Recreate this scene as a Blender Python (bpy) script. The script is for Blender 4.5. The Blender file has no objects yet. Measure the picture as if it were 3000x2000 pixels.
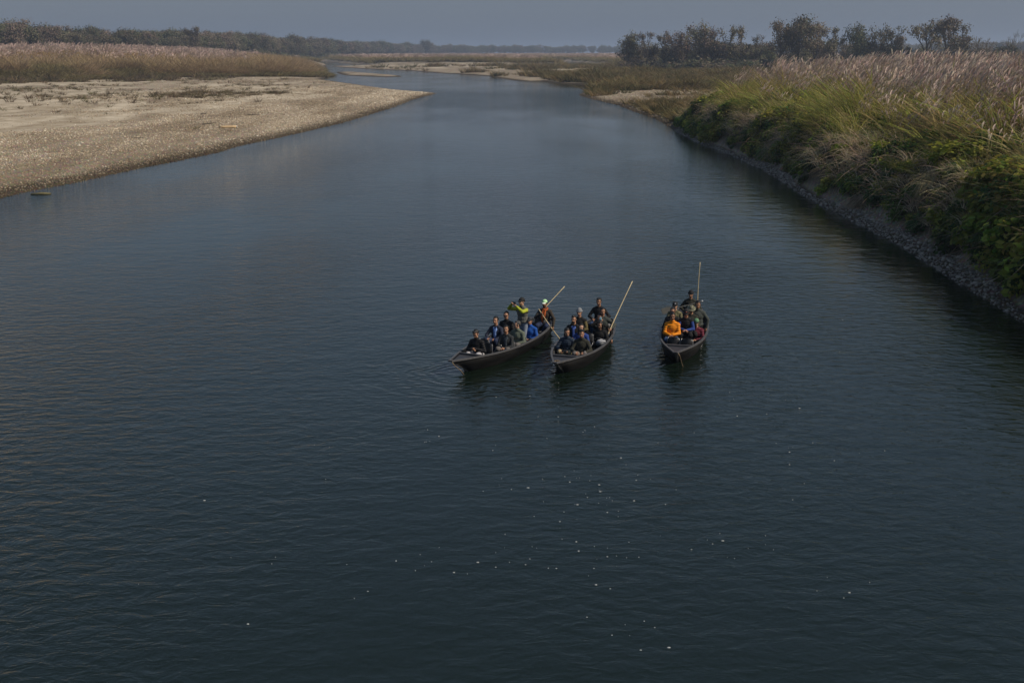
import bpy, math, random
import numpy as np
from mathutils import Vector, Matrix, Euler

# ------------------------------------------------------------------ camera, sky, sun, exposure
SC = bpy.context.scene
COL = SC.collection
CAM_H, FPX = 8.7, 3400.0                      # camera height above the river, focal length in photo pixels
PITCH = math.atan(847 / FPX)
cd = bpy.data.cameras.new('camera'); cam = bpy.data.objects.new('camera', cd); COL.objects.link(cam)
cd.sensor_fit = 'HORIZONTAL'; cd.sensor_width = 36; cd.lens = 36 * FPX / 3000
cd.clip_start = 0.1; cd.clip_end = 30000
cam.location = (0, 0, CAM_H); cam.rotation_euler = (math.pi / 2 - PITCH, 0, 0)
SC.camera = cam

SUN_AZ, SUN_EL = math.radians(110), math.radians(41)      # azimuth clockwise from +Y (view direction)
wd = bpy.data.worlds.new('World'); SC.world = wd; wd.use_nodes = True
wn = wd.node_tree.nodes; wl = wd.node_tree.links; wn.clear()
sky = wn.new('ShaderNodeTexSky'); sky.sky_type = 'NISHITA'; sky.sun_disc = False
sky.sun_elevation = SUN_EL; sky.sun_rotation = SUN_AZ
sky.air_density = 1.6; sky.dust_density = 1.6; sky.ozone_density = 2.0; sky.altitude = 100
hs = wn.new('ShaderNodeHueSaturation'); hs.inputs['Saturation'].default_value = 1.2; hs.inputs['Value'].default_value = 1.0
mxw = wn.new('ShaderNodeMix'); mxw.data_type = 'RGBA'; mxw.inputs[0].default_value = 0.72
mxw.inputs[7].default_value = (2.2, 3.08, 4.7, 1)          # even winter haze veil over the blue
bg = wn.new('ShaderNodeBackground'); bg.inputs['Strength'].default_value = 0.066
wo = wn.new('ShaderNodeOutputWorld')
wl.new(sky.outputs[0], hs.inputs['Color']); wl.new(hs.outputs[0], mxw.inputs[6])
wl.new(mxw.outputs[2], bg.inputs['Color']); wl.new(bg.outputs[0], wo.inputs['Surface'])

sd_ = bpy.data.lights.new('sun', 'SUN'); sd_.energy = 4.4; sd_.angle = math.radians(0.6); sd_.color = (1.0, 0.88, 0.72)
sun = bpy.data.objects.new('sun', sd_); COL.objects.link(sun)
sdir = Vector((math.sin(SUN_AZ) * math.cos(SUN_EL), math.cos(SUN_AZ) * math.cos(SUN_EL), math.sin(SUN_EL)))
sun.rotation_euler = sdir.to_track_quat('Z', 'Y').to_euler(); sun.location = (60, 20, 60)

SC.view_settings.view_transform = 'Standard'; SC.view_settings.look = 'None'
SC.view_settings.gamma = 1; SC.view_settings.use_curve_mapping = False
SC.view_settings.exposure = -0.15
SC.cycles.use_denoising = True
SC.cycles.max_bounces = 6; SC.cycles.transparent_max_bounces = 8; SC.cycles.volume_bounces = 1
SC.cycles.diffuse_bounces = 2; SC.cycles.glossy_bounces = 2
SC.cycles.caustics_reflective = False; SC.cycles.caustics_refractive = False
SC.cycles.sample_clamp_indirect = 4

# ------------------------------------------------------------------ helpers
rng = np.random.default_rng(7); random.seed(7)
def px(u, v, z=0.0):
    """photo pixel -> point on the horizontal plane at height z"""
    a = (u - 1500) / FPX; b = (1000 - v) / FPX
    d = (a, math.cos(PITCH) + b * math.sin(PITCH), -math.sin(PITCH) + b * math.cos(PITCH))
    t = (z - CAM_H) / d[2]
    return (d[0] * t, d[1] * t)
def vnoise(x, y, s, seed=0):
    x = np.asarray(x, float) * s + seed * 17.31; y = np.asarray(y, float) * s + seed * 5.77
    xi = np.floor(x).astype(np.int64); yi = np.floor(y).astype(np.int64); fx = x - xi; fy = y - yi
    fx = fx * fx * (3 - 2 * fx); fy = fy * fy * (3 - 2 * fy)
    def h(a, b):
        n = (a * 374761393 + b * 668265263 + seed * 982451653) & 0x7fffffff
        n = ((n ^ (n >> 13)) * 1274126177) & 0x7fffffff
        return ((n ^ (n >> 16)) & 0xffff) / 65535.0
    return (h(xi, yi) * (1 - fx) + h(xi + 1, yi) * fx) * (1 - fy) + (h(xi, yi + 1) * (1 - fx) + h(xi + 1, yi + 1) * fx) * fy
def sstep(a, b, x):
    t = np.clip((np.asarray(x, float) - a) / (b - a), 0, 1); return t * t * (3 - 2 * t)
def poly_dist(P, polys):
    """unsigned distance to polygon edges and even-odd inside flag"""
    x, y = P[:, 0], P[:, 1]; d2 = np.full(len(P), 1e18); ins = np.zeros(len(P), bool)
    for poly in polys:
        A = np.array(poly, float); Bp = np.roll(A, -1, 0)
        for (ax, ay), (bx, by) in zip(A, Bp):
            ex, ey = bx - ax, by - ay; L = ex * ex + ey * ey + 1e-12
            t = np.clip(((x - ax) * ex + (y - ay) * ey) / L, 0, 1)
            d2 = np.minimum(d2, (x - ax - t * ex) ** 2 + (y - ay - t * ey) ** 2)
            if ay != by:
                c = ((ay > y) != (by > y)) & (x < ex * (y - ay) / ey + ax); ins ^= c
    return np.sqrt(d2), ins
def mesh_np(name, V, F, mats=None, smooth=False, col=None, mi=None):
    me = bpy.data.meshes.new(name)
    me.from_pydata([tuple(map(float, v)) for v in V] if not isinstance(V, list) else V, [], F if isinstance(F, list) else F.tolist())
    if mats:
        for m in (mats if isinstance(mats, (list, tuple)) else [mats]): me.materials.append(m)
    if mi is not None: me.polygons.foreach_set('material_index', mi)
    if col is not None:
        at = me.color_attributes.new('col', 'FLOAT_COLOR', 'POINT')
        c = np.ones((len(V), 4)); c[:, :3] = col; at.data.foreach_set('color', c.ravel())
    if smooth: me.shade_smooth()
    me.update(); return me
def link(name, me, parent=None, loc=None, rot=None):
    o = bpy.data.objects.new(name, me); COL.objects.link(o)
    if parent is not None: o.parent = parent
    if loc is not None: o.location = loc
    if rot is not None: o.rotation_euler = rot
    return o
def tag(o, label=None, cat=None, group=None, kind=None):
    if label: o['label'] = label
    if cat: o['category'] = cat
    if group: o['group'] = group
    if kind: o['kind'] = kind
    return o

# ------------------------------------------------------------------ materials
def newmat(name):
    m = bpy.data.materials.new(name); m.use_nodes = True; nt = m.node_tree; nt.nodes.clear()
    out = nt.nodes.new('ShaderNodeOutputMaterial'); return m, nt, out
def N(nt, t, **kw):
    n = nt.nodes.new('ShaderNode' + t)
    for k, v in kw.items():
        if hasattr(n, k): setattr(n, k, v)
        else: n.inputs[k.replace('_', ' ')].default_value = v
    return n
def rgba(c): return (c[0], c[1], c[2], 1)
def simple(name, c, rough=.7, var=.25, scale=14., bump=0., bscale=60., spec=.3, metal=0., wave=0., wscale=9.):
    """painted / cloth / wood surface: base colour with soft mottling and fine relief"""
    m, nt, out = newmat(name); L = nt.links.new
    p = N(nt, 'BsdfPrincipled', Roughness=rough, Metallic=metal); p.inputs['Specular IOR Level'].default_value = spec
    tc = N(nt, 'TexCoord'); no = N(nt, 'TexNoise', Scale=scale, Detail=4.); L(tc.outputs['Object'], no.inputs['Vector'])
    mx = N(nt, 'Mix', data_type='RGBA'); mx.inputs[6].default_value = rgba([v * (1 - var) for v in c]); mx.inputs[7].default_value = rgba([min(1, v * (1 + var)) for v in c])
    L(no.outputs['Fac'], mx.inputs[0]); L(mx.outputs[2], p.inputs['Base Color'])
    if bump or wave:
        b = N(nt, 'Bump', Strength=1.0, Distance=max(bump, wave))
        if wave:
            w = N(nt, 'TexWave', wave_type='BANDS', bands_direction='Z', Scale=wscale, Distortion=1.5); w.inputs['Detail'].default_value = 1
            L(tc.outputs['Object'], w.inputs['Vector']); L(w.outputs['Fac'], b.inputs['Height'])
        else:
            n2 = N(nt, 'TexNoise', Scale=bscale, Detail=3.); L(tc.outputs['Object'], n2.inputs['Vector']); L(n2.outputs['Fac'], b.inputs['Height'])
        L(b.outputs[0], p.inputs['Normal'])
    L(p.outputs[0], out.inputs[0]); return m
def leafmat(name, trans=.35, hvar=.05, vvar=.35, tint=(1, 1, 1)):
    """plant matter: colour attribute of the mesh, varied per plant, partly translucent"""
    m, nt, out = newmat(name); L = nt.links.new
    at = N(nt, 'Attribute', attribute_name='col'); oi = N(nt, 'ObjectInfo')
    h = N(nt, 'HueSaturation'); mr = N(nt, 'MapRange'); mr.inputs[3].default_value = .5 - hvar; mr.inputs[4].default_value = .5 + hvar
    mv = N(nt, 'MapRange'); mv.inputs[3].default_value = 1 - vvar; mv.inputs[4].default_value = 1 + vvar
    fr = N(nt, 'Math', operation='FRACT'); ml = N(nt, 'Math', operation='MULTIPLY'); ml.inputs[1].default_value = 7.31
    L(oi.outputs['Random'], mr.inputs[0]); L(oi.outputs['Random'], ml.inputs[0]); L(ml.outputs[0], fr.inputs[0]); L(fr.outputs[0], mv.inputs[0])
    L(at.outputs['Color'], h.inputs['Color']); L(mr.outputs[0], h.inputs['Hue']); L(mv.outputs[0], h.inputs['Value'])
    t = N(nt, 'Mix', data_type='RGBA', blend_type='MULTIPLY'); t.inputs[0].default_value = 1; t.inputs[7].default_value = rgba(tint); L(h.outputs[0], t.inputs[6])
    d = N(nt, 'BsdfPrincipled', Roughness=.65); d.inputs['Specular IOR Level'].default_value = .15
    tr = N(nt, 'BsdfTranslucent'); ms = N(nt, 'MixShader'); ms.inputs[0].default_value = trans
    L(t.outputs[2], d.inputs['Base Color']); L(t.outputs[2], tr.inputs[0]); L(d.outputs[0], ms.inputs[1]); L(tr.outputs[0], ms.inputs[2]); L(ms.outputs[0], out.inputs[0])
    return m

# ------------------------------------------------------------------ the river's outline (photo pixels -> water level)
left_px = [(0, 581), (106, 556), (213, 537), (319, 513), (425, 490), (531, 469), (638, 447), (697, 428), (808, 405), (893, 386), (1000, 361), (1087, 335),
           (1152, 314), (1204, 293), (1274, 274), (1180, 267), (1087, 255), (993, 241), (947, 235), (962, 216), (956, 190), (948, 187)]
far_px = [(900, 178.5), (955, 181), (1040, 190.5), (1080, 194), (968, 195.5), (1040, 201), (1124, 205), (1200, 208), (1302, 216), (1370, 219), (1429, 224), (1500, 236), (1545, 240), (1588, 239), (1616, 244), (1690, 247), (1733, 251), (1789, 257),
          (1718, 267), (1697, 279), (1742, 293), (1812, 309), (1859, 328), (1906, 342), (1943, 361), (1985, 388), (2048, 420), (2120, 446), (2175, 470), (2215, 489), (2240, 500), (2335, 561), (2406, 602), (2478, 638),
          (2574, 688), (2646, 724), (2690, 755), (2765, 798), (2837, 846), (2909, 889), (3000, 946)]
WATER = [(-95, 15), (-70, 48)] + [(-44, 63)] + [px(*p) for p in left_px] + [px(*p) for p in far_px] + [(16.6, 30), (16, 15), (15.5, 0), (15, -30), (-110, -30)]
ISLET = [px(*p) for p in [(985, 211), (1050, 212.5), (1172, 222), (1176, 225.5), (1120, 226), (1010, 221.5), (990, 216)]]
POND = [px(*p) for p in [(1600, 181), (1660, 182), (1745, 189), (1790, 191), (1790, 196), (1740, 200), (1680, 198), (1650, 192), (1630, 185)]]
GRASS_A = [px(u, v, 1.0) for u, v in [(-600, 240), (0, 238), (106, 238), (255, 235), (383, 229), (510, 227), (640, 226), (787, 224), (880, 222), (948, 216)]] + [(-82, 520), (-104, 640), (-140, 840), (-185, 1040), (-600, 1100), (-900, 500)]
def sdist(P):
    d, ins = poly_dist(P, [WATER, ISLET, POND])
    return np.where(ins, -d, d)          # positive on land
def gdist(P):
    d, ins = poly_dist(P, [GRASS_A]); return np.where(ins, d, -d)
def bank_weight(x, y):                    # 1 on the steep right bank, 0 on the low bars
    return sstep(6, 12, x) * (1 - sstep(125, 150, y - .25 * np.maximum(x - 20, 0)))
def far_weight(x, y, s=None):             # the reed terrace beyond the second channel
    edge = 700 + 0.9 * np.maximum(-(x + 20), 0) - np.clip(x + 30, 0, 400) * .25
    return sstep(-15, 25, y - edge)
def height(P, sd=None, g=None):
    x, y = P[:, 0], P[:, 1]
    sd = sdist(P) if sd is None else sd; g = gdist(P) if g is None else g
    d = np.maximum(sd, 0)
    n1 = vnoise(x, y, .08, 1) - .5; n2 = vnoise(x, y, .35, 2) - .5; n3 = vnoise(x, y, 1.4, 3) - .5
    low = .45 * (1 - np.exp(-d / 4)) + .75 * (1 - np.exp(-d / 45)) + (n1 * .5 + n2 * .16) * sstep(1, 14, d)
    low += (1.8 + 2.5 * sstep(75, 170, -x)) * sstep(0, 80, g) + .6 * sstep(0, 8, g)
    dd = d + n2 * 1.6 * sstep(.3, 2, d) + n3 * .5 * sstep(.3, 2, d)
    strip = 0.5 * sstep(.52, .8, vnoise(x * .5, y, .10, 71)); dq = dd - strip
    steep = .22 * sstep(0, .6, d) + .5 * sstep(.35, 1.1, dq) + 2.3 * sstep(.6, 2.8, dq) + .6 * sstep(2.8, 8, dq) + .4 * sstep(8, 30, d) + n1 * .8 * sstep(3, 10, d)
    w = bank_weight(x, y); fw = far_weight(x, y)
    z = low * (1 - w) + steep * w + fw * (1.9 * sstep(0, 10, d) + n1 * .5)
    bed = -(.06 * np.maximum(-sd, 0) + 0) ; bed = -1.7 * (1 - np.exp(-np.maximum(-sd, 0) / (7 - 4 * w))) + n2 * .15 * sstep(1, 6, -sd)
    return np.where(sd > 0, z + .02, bed)
def ground_z(x, y): return float(height(np.array([[x, y]], float))[0])

# ------------------------------------------------------------------ ground sheet
NA, NR = 520, 560
ang = np.concatenate([np.radians(np.linspace(-62, -30, 50)), np.radians(np.linspace(-29.9, 29.9, NA - 100)), np.radians(np.linspace(30, 62, 50))])
rad = np.concatenate([np.linspace(3, 28, 26), np.exp(np.linspace(math.log(28.6), math.log(9000), NR - 26))])
RR, AA = np.meshgrid(rad, ang, indexing='ij')
GP = np.stack([RR * np.sin(AA), RR * np.cos(AA)], -1).reshape(-1, 2)
gsd = sdist(GP); gg = gdist(GP); GZ = height(GP, gsd, gg)
V = np.column_stack([GP, GZ]); I = np.arange(NR * NA).reshape(NR, NA)
Fq = np.stack([I[:-1, :-1], I[:-1, 1:], I[1:, 1:], I[1:, :-1]], -1).reshape(-1, 4)
gw = bank_weight(GP[:, 0], GP[:, 1]); gf = far_weight(GP[:, 0], GP[:, 1])
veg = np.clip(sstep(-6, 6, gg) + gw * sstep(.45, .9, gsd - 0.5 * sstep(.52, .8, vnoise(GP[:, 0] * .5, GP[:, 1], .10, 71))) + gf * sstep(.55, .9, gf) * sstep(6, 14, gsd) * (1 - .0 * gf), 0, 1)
sandy = vnoise(GP[:, 0], GP[:, 1] * .6, .06, 11) * .7 + vnoise(GP[:, 0], GP[:, 1], .22, 12) * .3
sandy = sstep(.42, .62, sandy) * sstep(9, 22, gsd)
m_ground, nt, out = newmat('river_ground'); L = nt.links.new
geo = N(nt, 'NewGeometry'); sep = N(nt, 'SeparateXYZ'); L(geo.outputs['Position'], sep.inputs[0])
va = N(nt, 'Attribute', attribute_name='col'); vs = N(nt, 'SeparateColor'); L(va.outputs['Color'], vs.inputs[0])
n1 = N(nt, 'TexNoise', Scale=.45, Detail=6.); n2 = N(nt, 'TexNoise', Scale=9., Detail=5.); vo = N(nt, 'TexVoronoi', Scale=6.)
for n in (n1, n2, vo): L(geo.outputs['Position'], n.inputs['Vector'])
r1 = N(nt, 'ValToRGB'); e = r1.color_ramp.elements; e[0].position = .3; e[0].color = (.23, .185, .135, 1); e[1].position = .7; e[1].color = (.48, .41, .32, 1); L(n2.outputs['Fac'], r1.inputs[0])
pebc = N(nt, 'Mix', data_type='RGBA', blend_type='MULTIPLY'); pebc.inputs[0].default_value = .5; L(r1.outputs[0], pebc.inputs[6]); L(vo.outputs['Color'], pebc.inputs[7])
r2 = N(nt, 'ValToRGB'); e = r2.color_ramp.elements; e[0].position = .35; e[0].color = (.37, .315, .24, 1); e[1].position = .65; e[1].color = (.50, .445, .36, 1); L(n1.outputs['Fac'], r2.inputs[0])
mxs = N(nt, 'Mix', data_type='RGBA'); L(vs.outputs['Green'], mxs.inputs[0]); L(pebc.outputs[2], mxs.inputs[6]); L(r2.outputs[0], mxs.inputs[7])
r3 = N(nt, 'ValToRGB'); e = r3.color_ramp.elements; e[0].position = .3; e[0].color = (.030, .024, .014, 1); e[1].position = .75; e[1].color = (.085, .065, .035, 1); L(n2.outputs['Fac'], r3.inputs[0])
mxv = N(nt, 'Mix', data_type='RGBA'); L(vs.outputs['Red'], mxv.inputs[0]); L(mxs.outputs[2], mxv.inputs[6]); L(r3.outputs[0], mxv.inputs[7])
mst = N(nt, 'Mapping'); mst.inputs['Rotation'].default_value = (0, 0, math.radians(12)); mst.inputs['Scale'].default_value = (.16, .035, 1); L(geo.outputs['Position'], mst.inputs['Vector'])
nst = N(nt, 'TexNoise', Scale=1., Detail=5., Roughness=.6); L(mst.outputs[0], nst.inputs['Vector'])
rst = N(nt, 'ValToRGB'); e = rst.color_ramp.elements; e[0].position = .36; e[0].color = (.70, .65, .57, 1); e[1].position = .58; e[1].color = (1.12, 1.10, 1.05, 1); L(nst.outputs['Fac'], rst.inputs[0])
mst2 = N(nt, 'Mix', data_type='RGBA', blend_type='MULTIPLY'); mst2.inputs[0].default_value = 1; L(mxv.outputs[2], mst2.inputs[6]); L(rst.outputs[0], mst2.inputs[7]); mxv = mst2
wz = N(nt, 'Math', operation='MULTIPLY_ADD'); L(n1.outputs['Fac'], wz.inputs[0]); wz.inputs[1].default_value = -.25; L(sep.outputs['Z'], wz.inputs[2])
wet = N(nt, 'MapRange', interpolation_type='SMOOTHSTEP'); wet.inputs[1].default_value = .0; wet.inputs[2].default_value = .22; wet.inputs[3].default_value = 1; wet.inputs[4].default_value = 0; L(wz.outputs[0], wet.inputs[0])
wc = N(nt, 'Mix', data_type='RGBA', blend_type='MULTIPLY'); wc.inputs[7].default_value = (.22, .20, .16, 1); L(wet.outputs[0], wc.inputs[0]); L(mxv.outputs[2], wc.inputs[6])
bp = N(nt, 'Bump', Strength=.8, Distance=.06); L(n2.outputs['Fac'], bp.inputs['Height'])
p = N(nt, 'BsdfPrincipled', Roughness=.9); p.inputs['Specular IOR Level'].default_value = .2
L(wc.outputs[2], p.inputs['Base Color']); L(bp.outputs[0], p.inputs['Normal']); L(p.outputs[0], out.inputs[0])
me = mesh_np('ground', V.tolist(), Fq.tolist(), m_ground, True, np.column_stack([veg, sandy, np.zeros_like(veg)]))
tag(link('ground', me), kind='structure')

# ------------------------------------------------------------------ water
BOATS = {}     # filled here: bow tip, axis (bow -> stern), length, half beam
def boat_frame(tip, ax, L_):
    a = Vector(ax).normalized(); return Vector(tip), a, L_
BOATS[1] = boat_frame(px(1319, 1059, .50), (.448, .894), 6.2)
BOATS[2] = boat_frame(px(1625, 1064.5, .50), (.300, .954), 5.9)
BOATS[3] = boat_frame(px(1978.6, 1034.5, .50), (.215, .977), 6.3)
m_water, nt, out = newmat('river_water'); L = nt.links.new
geo = N(nt, 'NewGeometry')
mp = N(nt, 'Mapping'); mp.inputs['Rotation'].default_value = (0, 0, math.radians(-14)); mp.inputs['Scale'].default_value = (.62, 1.0, 1); L(geo.outputs['Position'], mp.inputs['Vector'])
wA = N(nt, 'TexNoise', Scale=3.3, Detail=4., Roughness=.58, Distortion=.5); wB = N(nt, 'TexNoise', Scale=.85, Detail=3., Roughness=.6); wC = N(nt, 'TexNoise', Scale=.045, Detail=3.)
L(mp.outputs[0], wA.inputs['Vector']); L(mp.outputs[0], wB.inputs['Vector']); mc = N(nt, 'Mapping'); mc.inputs['Scale'].default_value = (1.6, .55, 1); L(geo.outputs['Position'], mc.inputs['Vector']); L(mc.outputs[0], wC.inputs['Vector'])
calm = N(nt, 'MapRange'); calm.inputs[1].default_value = .36; calm.inputs[2].default_value = .64; calm.inputs[3].default_value = .45; calm.inputs[4].default_value = 1.9; L(wC.outputs['Fac'], calm.inputs[0])
sp_ = N(nt, 'SeparateXYZ'); L(geo.outputs['Position'], sp_.inputs[0])      # a riffle crosses the river above the left bar's tip
rA = N(nt, 'MapRange', interpolation_type='SMOOTHSTEP'); rA.inputs[1].default_value = 185; rA.inputs[2].default_value = 262; rA.inputs[3].default_value = 0; rA.inputs[4].default_value = 2.2
rB = N(nt, 'MapRange', interpolation_type='SMOOTHSTEP'); rB.inputs[1].default_value = 290; rB.inputs[2].default_value = 345; rB.inputs[3].default_value = 1; rB.inputs[4].default_value = 0
wob = N(nt, 'Math', operation='MULTIPLY_ADD'); L(wC.outputs['Fac'], wob.inputs[0]); wob.inputs[1].default_value = 90; L(sp_.outputs['Y'], wob.inputs[2])
L(wob.outputs[0], rA.inputs[0]); L(wob.outputs[0], rB.inputs[0])
ups = N(nt, 'MapRange', interpolation_type='SMOOTHSTEP'); ups.inputs[1].default_value = 55; ups.inputs[2].default_value = 140; ups.inputs[3].default_value = 1; ups.inputs[4].default_value = .5; L(sp_.outputs['Y'], ups.inputs[0])      # the reach upstream lies smoother
cal2 = N(nt, 'Math', operation='MULTIPLY'); L(calm.outputs[0], cal2.inputs[0]); L(ups.outputs[0], cal2.inputs[1])
lee = N(nt, 'MapRange', interpolation_type='SMOOTHSTEP'); lee.inputs[1].default_value = 6; lee.inputs[2].default_value = 14; lee.inputs[3].default_value = 1; lee.inputs[4].default_value = .55; L(sp_.outputs['X'], lee.inputs[0])      # sheltered water under the right bank
cal3 = N(nt, 'Math', operation='MULTIPLY'); L(cal2.outputs[0], cal3.inputs[0]); L(lee.outputs[0], cal3.inputs[1]); calm = cal3
rf = N(nt, 'Math', operation='MULTIPLY_ADD'); L(rA.outputs[0], rf.inputs[0]); L(rB.outputs[0], rf.inputs[1]); L(calm.outputs[0], rf.inputs[2])
ha = N(nt, 'Math', operation='MULTIPLY'); L(wA.outputs['Fac'], ha.inputs[0]); L(rf.outputs[0], ha.inputs[1])
hb = N(nt, 'Math', operation='MULTIPLY_ADD'); hbu = N(nt, 'Math', operation='MULTIPLY'); hbu.inputs[1].default_value = 1.15; L(ups.outputs[0], hbu.inputs[0]); L(wB.outputs['Fac'], hb.inputs[0]); L(hbu.outputs[0], hb.inputs[1]); L(ha.outputs[0], hb.inputs[2])
hprev = hb
for k, (tip, ax, L_) in BOATS.items():          # rings of ripples running out from each hull
    for f_, amp in ((.10, .17), (.62, .15)):
        c = tip + ax * (L_ * f_)
        ds = N(nt, 'VectorMath', operation='DISTANCE'); ds.inputs[1].default_value = (c.x + .1, c.y, 0); L(geo.outputs['Position'], ds.inputs[0])
        nz = N(nt, 'Math', operation='MULTIPLY_ADD'); L(wB.outputs['Fac'], nz.inputs[0]); nz.inputs[1].default_value = 2.6; L(ds.outputs['Value'], nz.inputs[2])
        fq = N(nt, 'Math', operation='MULTIPLY'); L(nz.outputs[0], fq.inputs[0]); fq.inputs[1].default_value = 13.
        sn = N(nt, 'Math', operation='SINE'); L(fq.outputs[0], sn.inputs[0])
        dc = N(nt, 'MapRange', interpolation_type='SMOOTHSTEP'); dc.inputs[1].default_value = .6; dc.inputs[2].default_value = 4.2; dc.inputs[3].default_value = amp; dc.inputs[4].default_value = 0; L(ds.outputs['Value'], dc.inputs[0])
        ml = N(nt, 'Math', operation='MULTIPLY_ADD'); L(sn.outputs[0], ml.inputs[0]); L(dc.outputs[0], ml.inputs[1]); L(hprev.outputs[0], ml.inputs[2]); hprev = ml
bw = N(nt, 'Bump', Strength=1.0, Distance=.037); L(hprev.outputs[0], bw.inputs['Height'])
fr = N(nt, 'Fresnel', IOR=1.45); L(bw.outputs[0], fr.inputs['Normal'])
gl = N(nt, 'BsdfGlossy', Roughness=.045); gl.inputs['Color'].default_value = (1, 1, 1, 1); L(bw.outputs[0], gl.inputs['Normal'])
bd = N(nt, 'BsdfDiffuse'); bd.inputs['Color'].default_value = (.008, .016, .010, 1)
tp = N(nt, 'BsdfTransparent'); tp.inputs['Color'].default_value = (.34, .38, .28, 1)
mb = N(nt, 'MixShader'); mb.inputs[0].default_value = .65; L(tp.outputs[0], mb.inputs[1]); L(bd.outputs[0], mb.inputs[2])
ms = N(nt, 'MixShader'); L(fr.outputs[0], ms.inputs[0]); L(mb.outputs[0], ms.inputs[1]); L(gl.outputs[0], ms.inputs[2]); L(ms.outputs[0], out.inputs[0])
me = mesh_np('river', [(-2500, -60, 0), (2500, -60, 0), (2500, 2500, 0), (-2500, 2500, 0)], [(0, 1, 2, 3)], m_water)
tag(link('river', me), kind='structure')

# ------------------------------------------------------------------ plant prototypes (instanced by the scatter objects below)
class Rib:
    """collects tapered, bent ribbons with colours"""
    def __init__(s): s.V = []; s.F = []; s.C = []
    def blade(s, base, d0, L, bend, w, col, n=4, prof=None, side=None, col2=None):
        base = np.array(base, float); d0 = np.array(d0, float); d0 /= np.linalg.norm(d0); bend = np.array(bend, float)
        if side is None:
            a = random.uniform(0, 6.283); side = np.array([math.cos(a), math.sin(a), 0.])
        i0 = len(s.V)
        for k in range(n + 1):
            t = k / n; p = base + d0 * L * t + bend * L * t * t
            ww = w * .5 * (prof(t) if prof else (1 - t) ** .6 + .04)
            s.V.append(p - side * ww); s.V.append(p + side * ww)
            c = np.array(col) if col2 is None else np.array(col) * (1 - t) + np.array(col2) * t
            s.C.append(c); s.C.append(c)
        for k in range(n):
            a = i0 + 2 * k; s.F.append((a, a + 1, a + 3, a + 2))
    def leaf(s, p, n, size, col, asp=.6):
        n = np.array(n, float); n /= np.linalg.norm(n) + 1e-9
        a = np.cross(n, [0, 0, 1.]);
        if np.linalg.norm(a) < 1e-3: a = np.array([1., 0, 0])
        a /= np.linalg.norm(a); b = np.cross(n, a); th = random.uniform(0, 6.283)
        u = (a * math.cos(th) + b * math.sin(th)) * size; v = (-a * math.sin(th) + b * math.cos(th)) * size * asp
        p = np.array(p, float); i0 = len(s.V)
        s.V += [p - u, p - v * .9, p + u, p + v]; s.C += [np.array(col)] * 4; s.F.append((i0, i0 + 1, i0 + 2, i0 + 3))
    def tube(s, a, b, r0, r1, col, n=5):
        a = np.array(a, float); b = np.array(b, float); d = b - a; L_ = np.linalg.norm(d) + 1e-9; d /= L_
        u = np.cross(d, [0.3, .2, 1.]); u /= np.linalg.norm(u) + 1e-9; v = np.cross(d, u); i0 = len(s.V)
        for q, r in ((a, r0), (b, r1)):
            for k in range(n):
                t = 6.2832 * k / n; s.V.append(q + (u * math.cos(t) + v * math.sin(t)) * r); s.C.append(np.array(col))
        for k in range(n): s.F.append((i0 + k, i0 + (k + 1) % n, i0 + n + (k + 1) % n, i0 + n + k))
    def mesh(s, name, mat, smooth=False): return mesh_np(name, [tuple(map(float, v)) for v in s.V], s.F, mat, smooth, np.array(s.C))
def jit(c, v=.25):
    f = random.uniform(1 - v, 1 + v); return [min(1, x * f * random.uniform(.92, 1.08)) for x in c]
def plume(R, top, d, L, w, col):
    pr = lambda t: max(.12, math.sin(math.pi * min(1, t * .92 + .06)) ** .7)
    a = random.uniform(-.5, .9); bend = np.array([.22 + .35 * random.random(), random.uniform(-.2, .1), -.10 - .45 * random.random() ** 2])
    for ang in (a, a + 1.57):
        R.blade(top, d, L, bend, w, jit(col, .12), 4, pr, np.array([math.cos(ang), math.sin(ang), .15]))
M_KANS = leafmat('kans_grass_leaf', .3, .015, .25)
M_BANK = leafmat('bank_grass_leaf', .48, .03, .35)
M_CREEP = leafmat('creeper_leaf', .45, .035, .4)
M_REED = leafmat('reed_leaf', .25, .012, .22)
M_TREE = leafmat('tree_leaf', .22, .03, .3)
M_BARK = leafmat('tree_bark', 0., .01, .2)
def kans(n_stem, n_leaf, h, plw=.12, stemc=(.30, .24, .13), pc=(.58, .46, .39), lc=(.23, .18, .065), spread=.55, leafl=.55, lw=.035):
    R = Rib()
    for i in range(n_stem):
        a = random.uniform(0, 6.283); r = spread * math.sqrt(random.random()); b = (r * math.cos(a), r * math.sin(a), 0)
        hh = h * random.uniform(.72, 1.0); d = np.array([random.uniform(-.10, .20), random.uniform(-.12, .12), 1.]); d /= np.linalg.norm(d)
        lean = np.array([random.uniform(0, .10), 0, 0]); R.blade(b, d, hh * .86, lean, .035, jit(stemc), 3, lambda t: 1 - .5 * t)
        top = np.array(b) + d * hh * .86 + lean * hh * .86; d2 = d + lean * 2; plume(R, top, d2, hh * .165 * random.uniform(.7, 1.25), plw * random.uniform(.8, 1.3), pc)
    for i in range(n_leaf):
        a = random.uniform(0, 6.283); r = spread * 1.1 * math.sqrt(random.random()); b = (r * math.cos(a), r * math.sin(a), 0); a2 = random.uniform(0, 6.283)
        o = random.uniform(.05, .35); d = np.array([math.cos(a2) * o, math.sin(a2) * o, 1.])
        R.blade(b, d, h * leafl * random.uniform(.6, 1.3), np.array([math.cos(a2) * .35, math.sin(a2) * .35, -random.uniform(.05, .45)]), lw * random.uniform(.7, 1.4), jit(lc, .4), 4, col2=jit([lc[0] * 1.5, lc[1] * 1.3, lc[2] * 1.1], .3))
    return R
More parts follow.
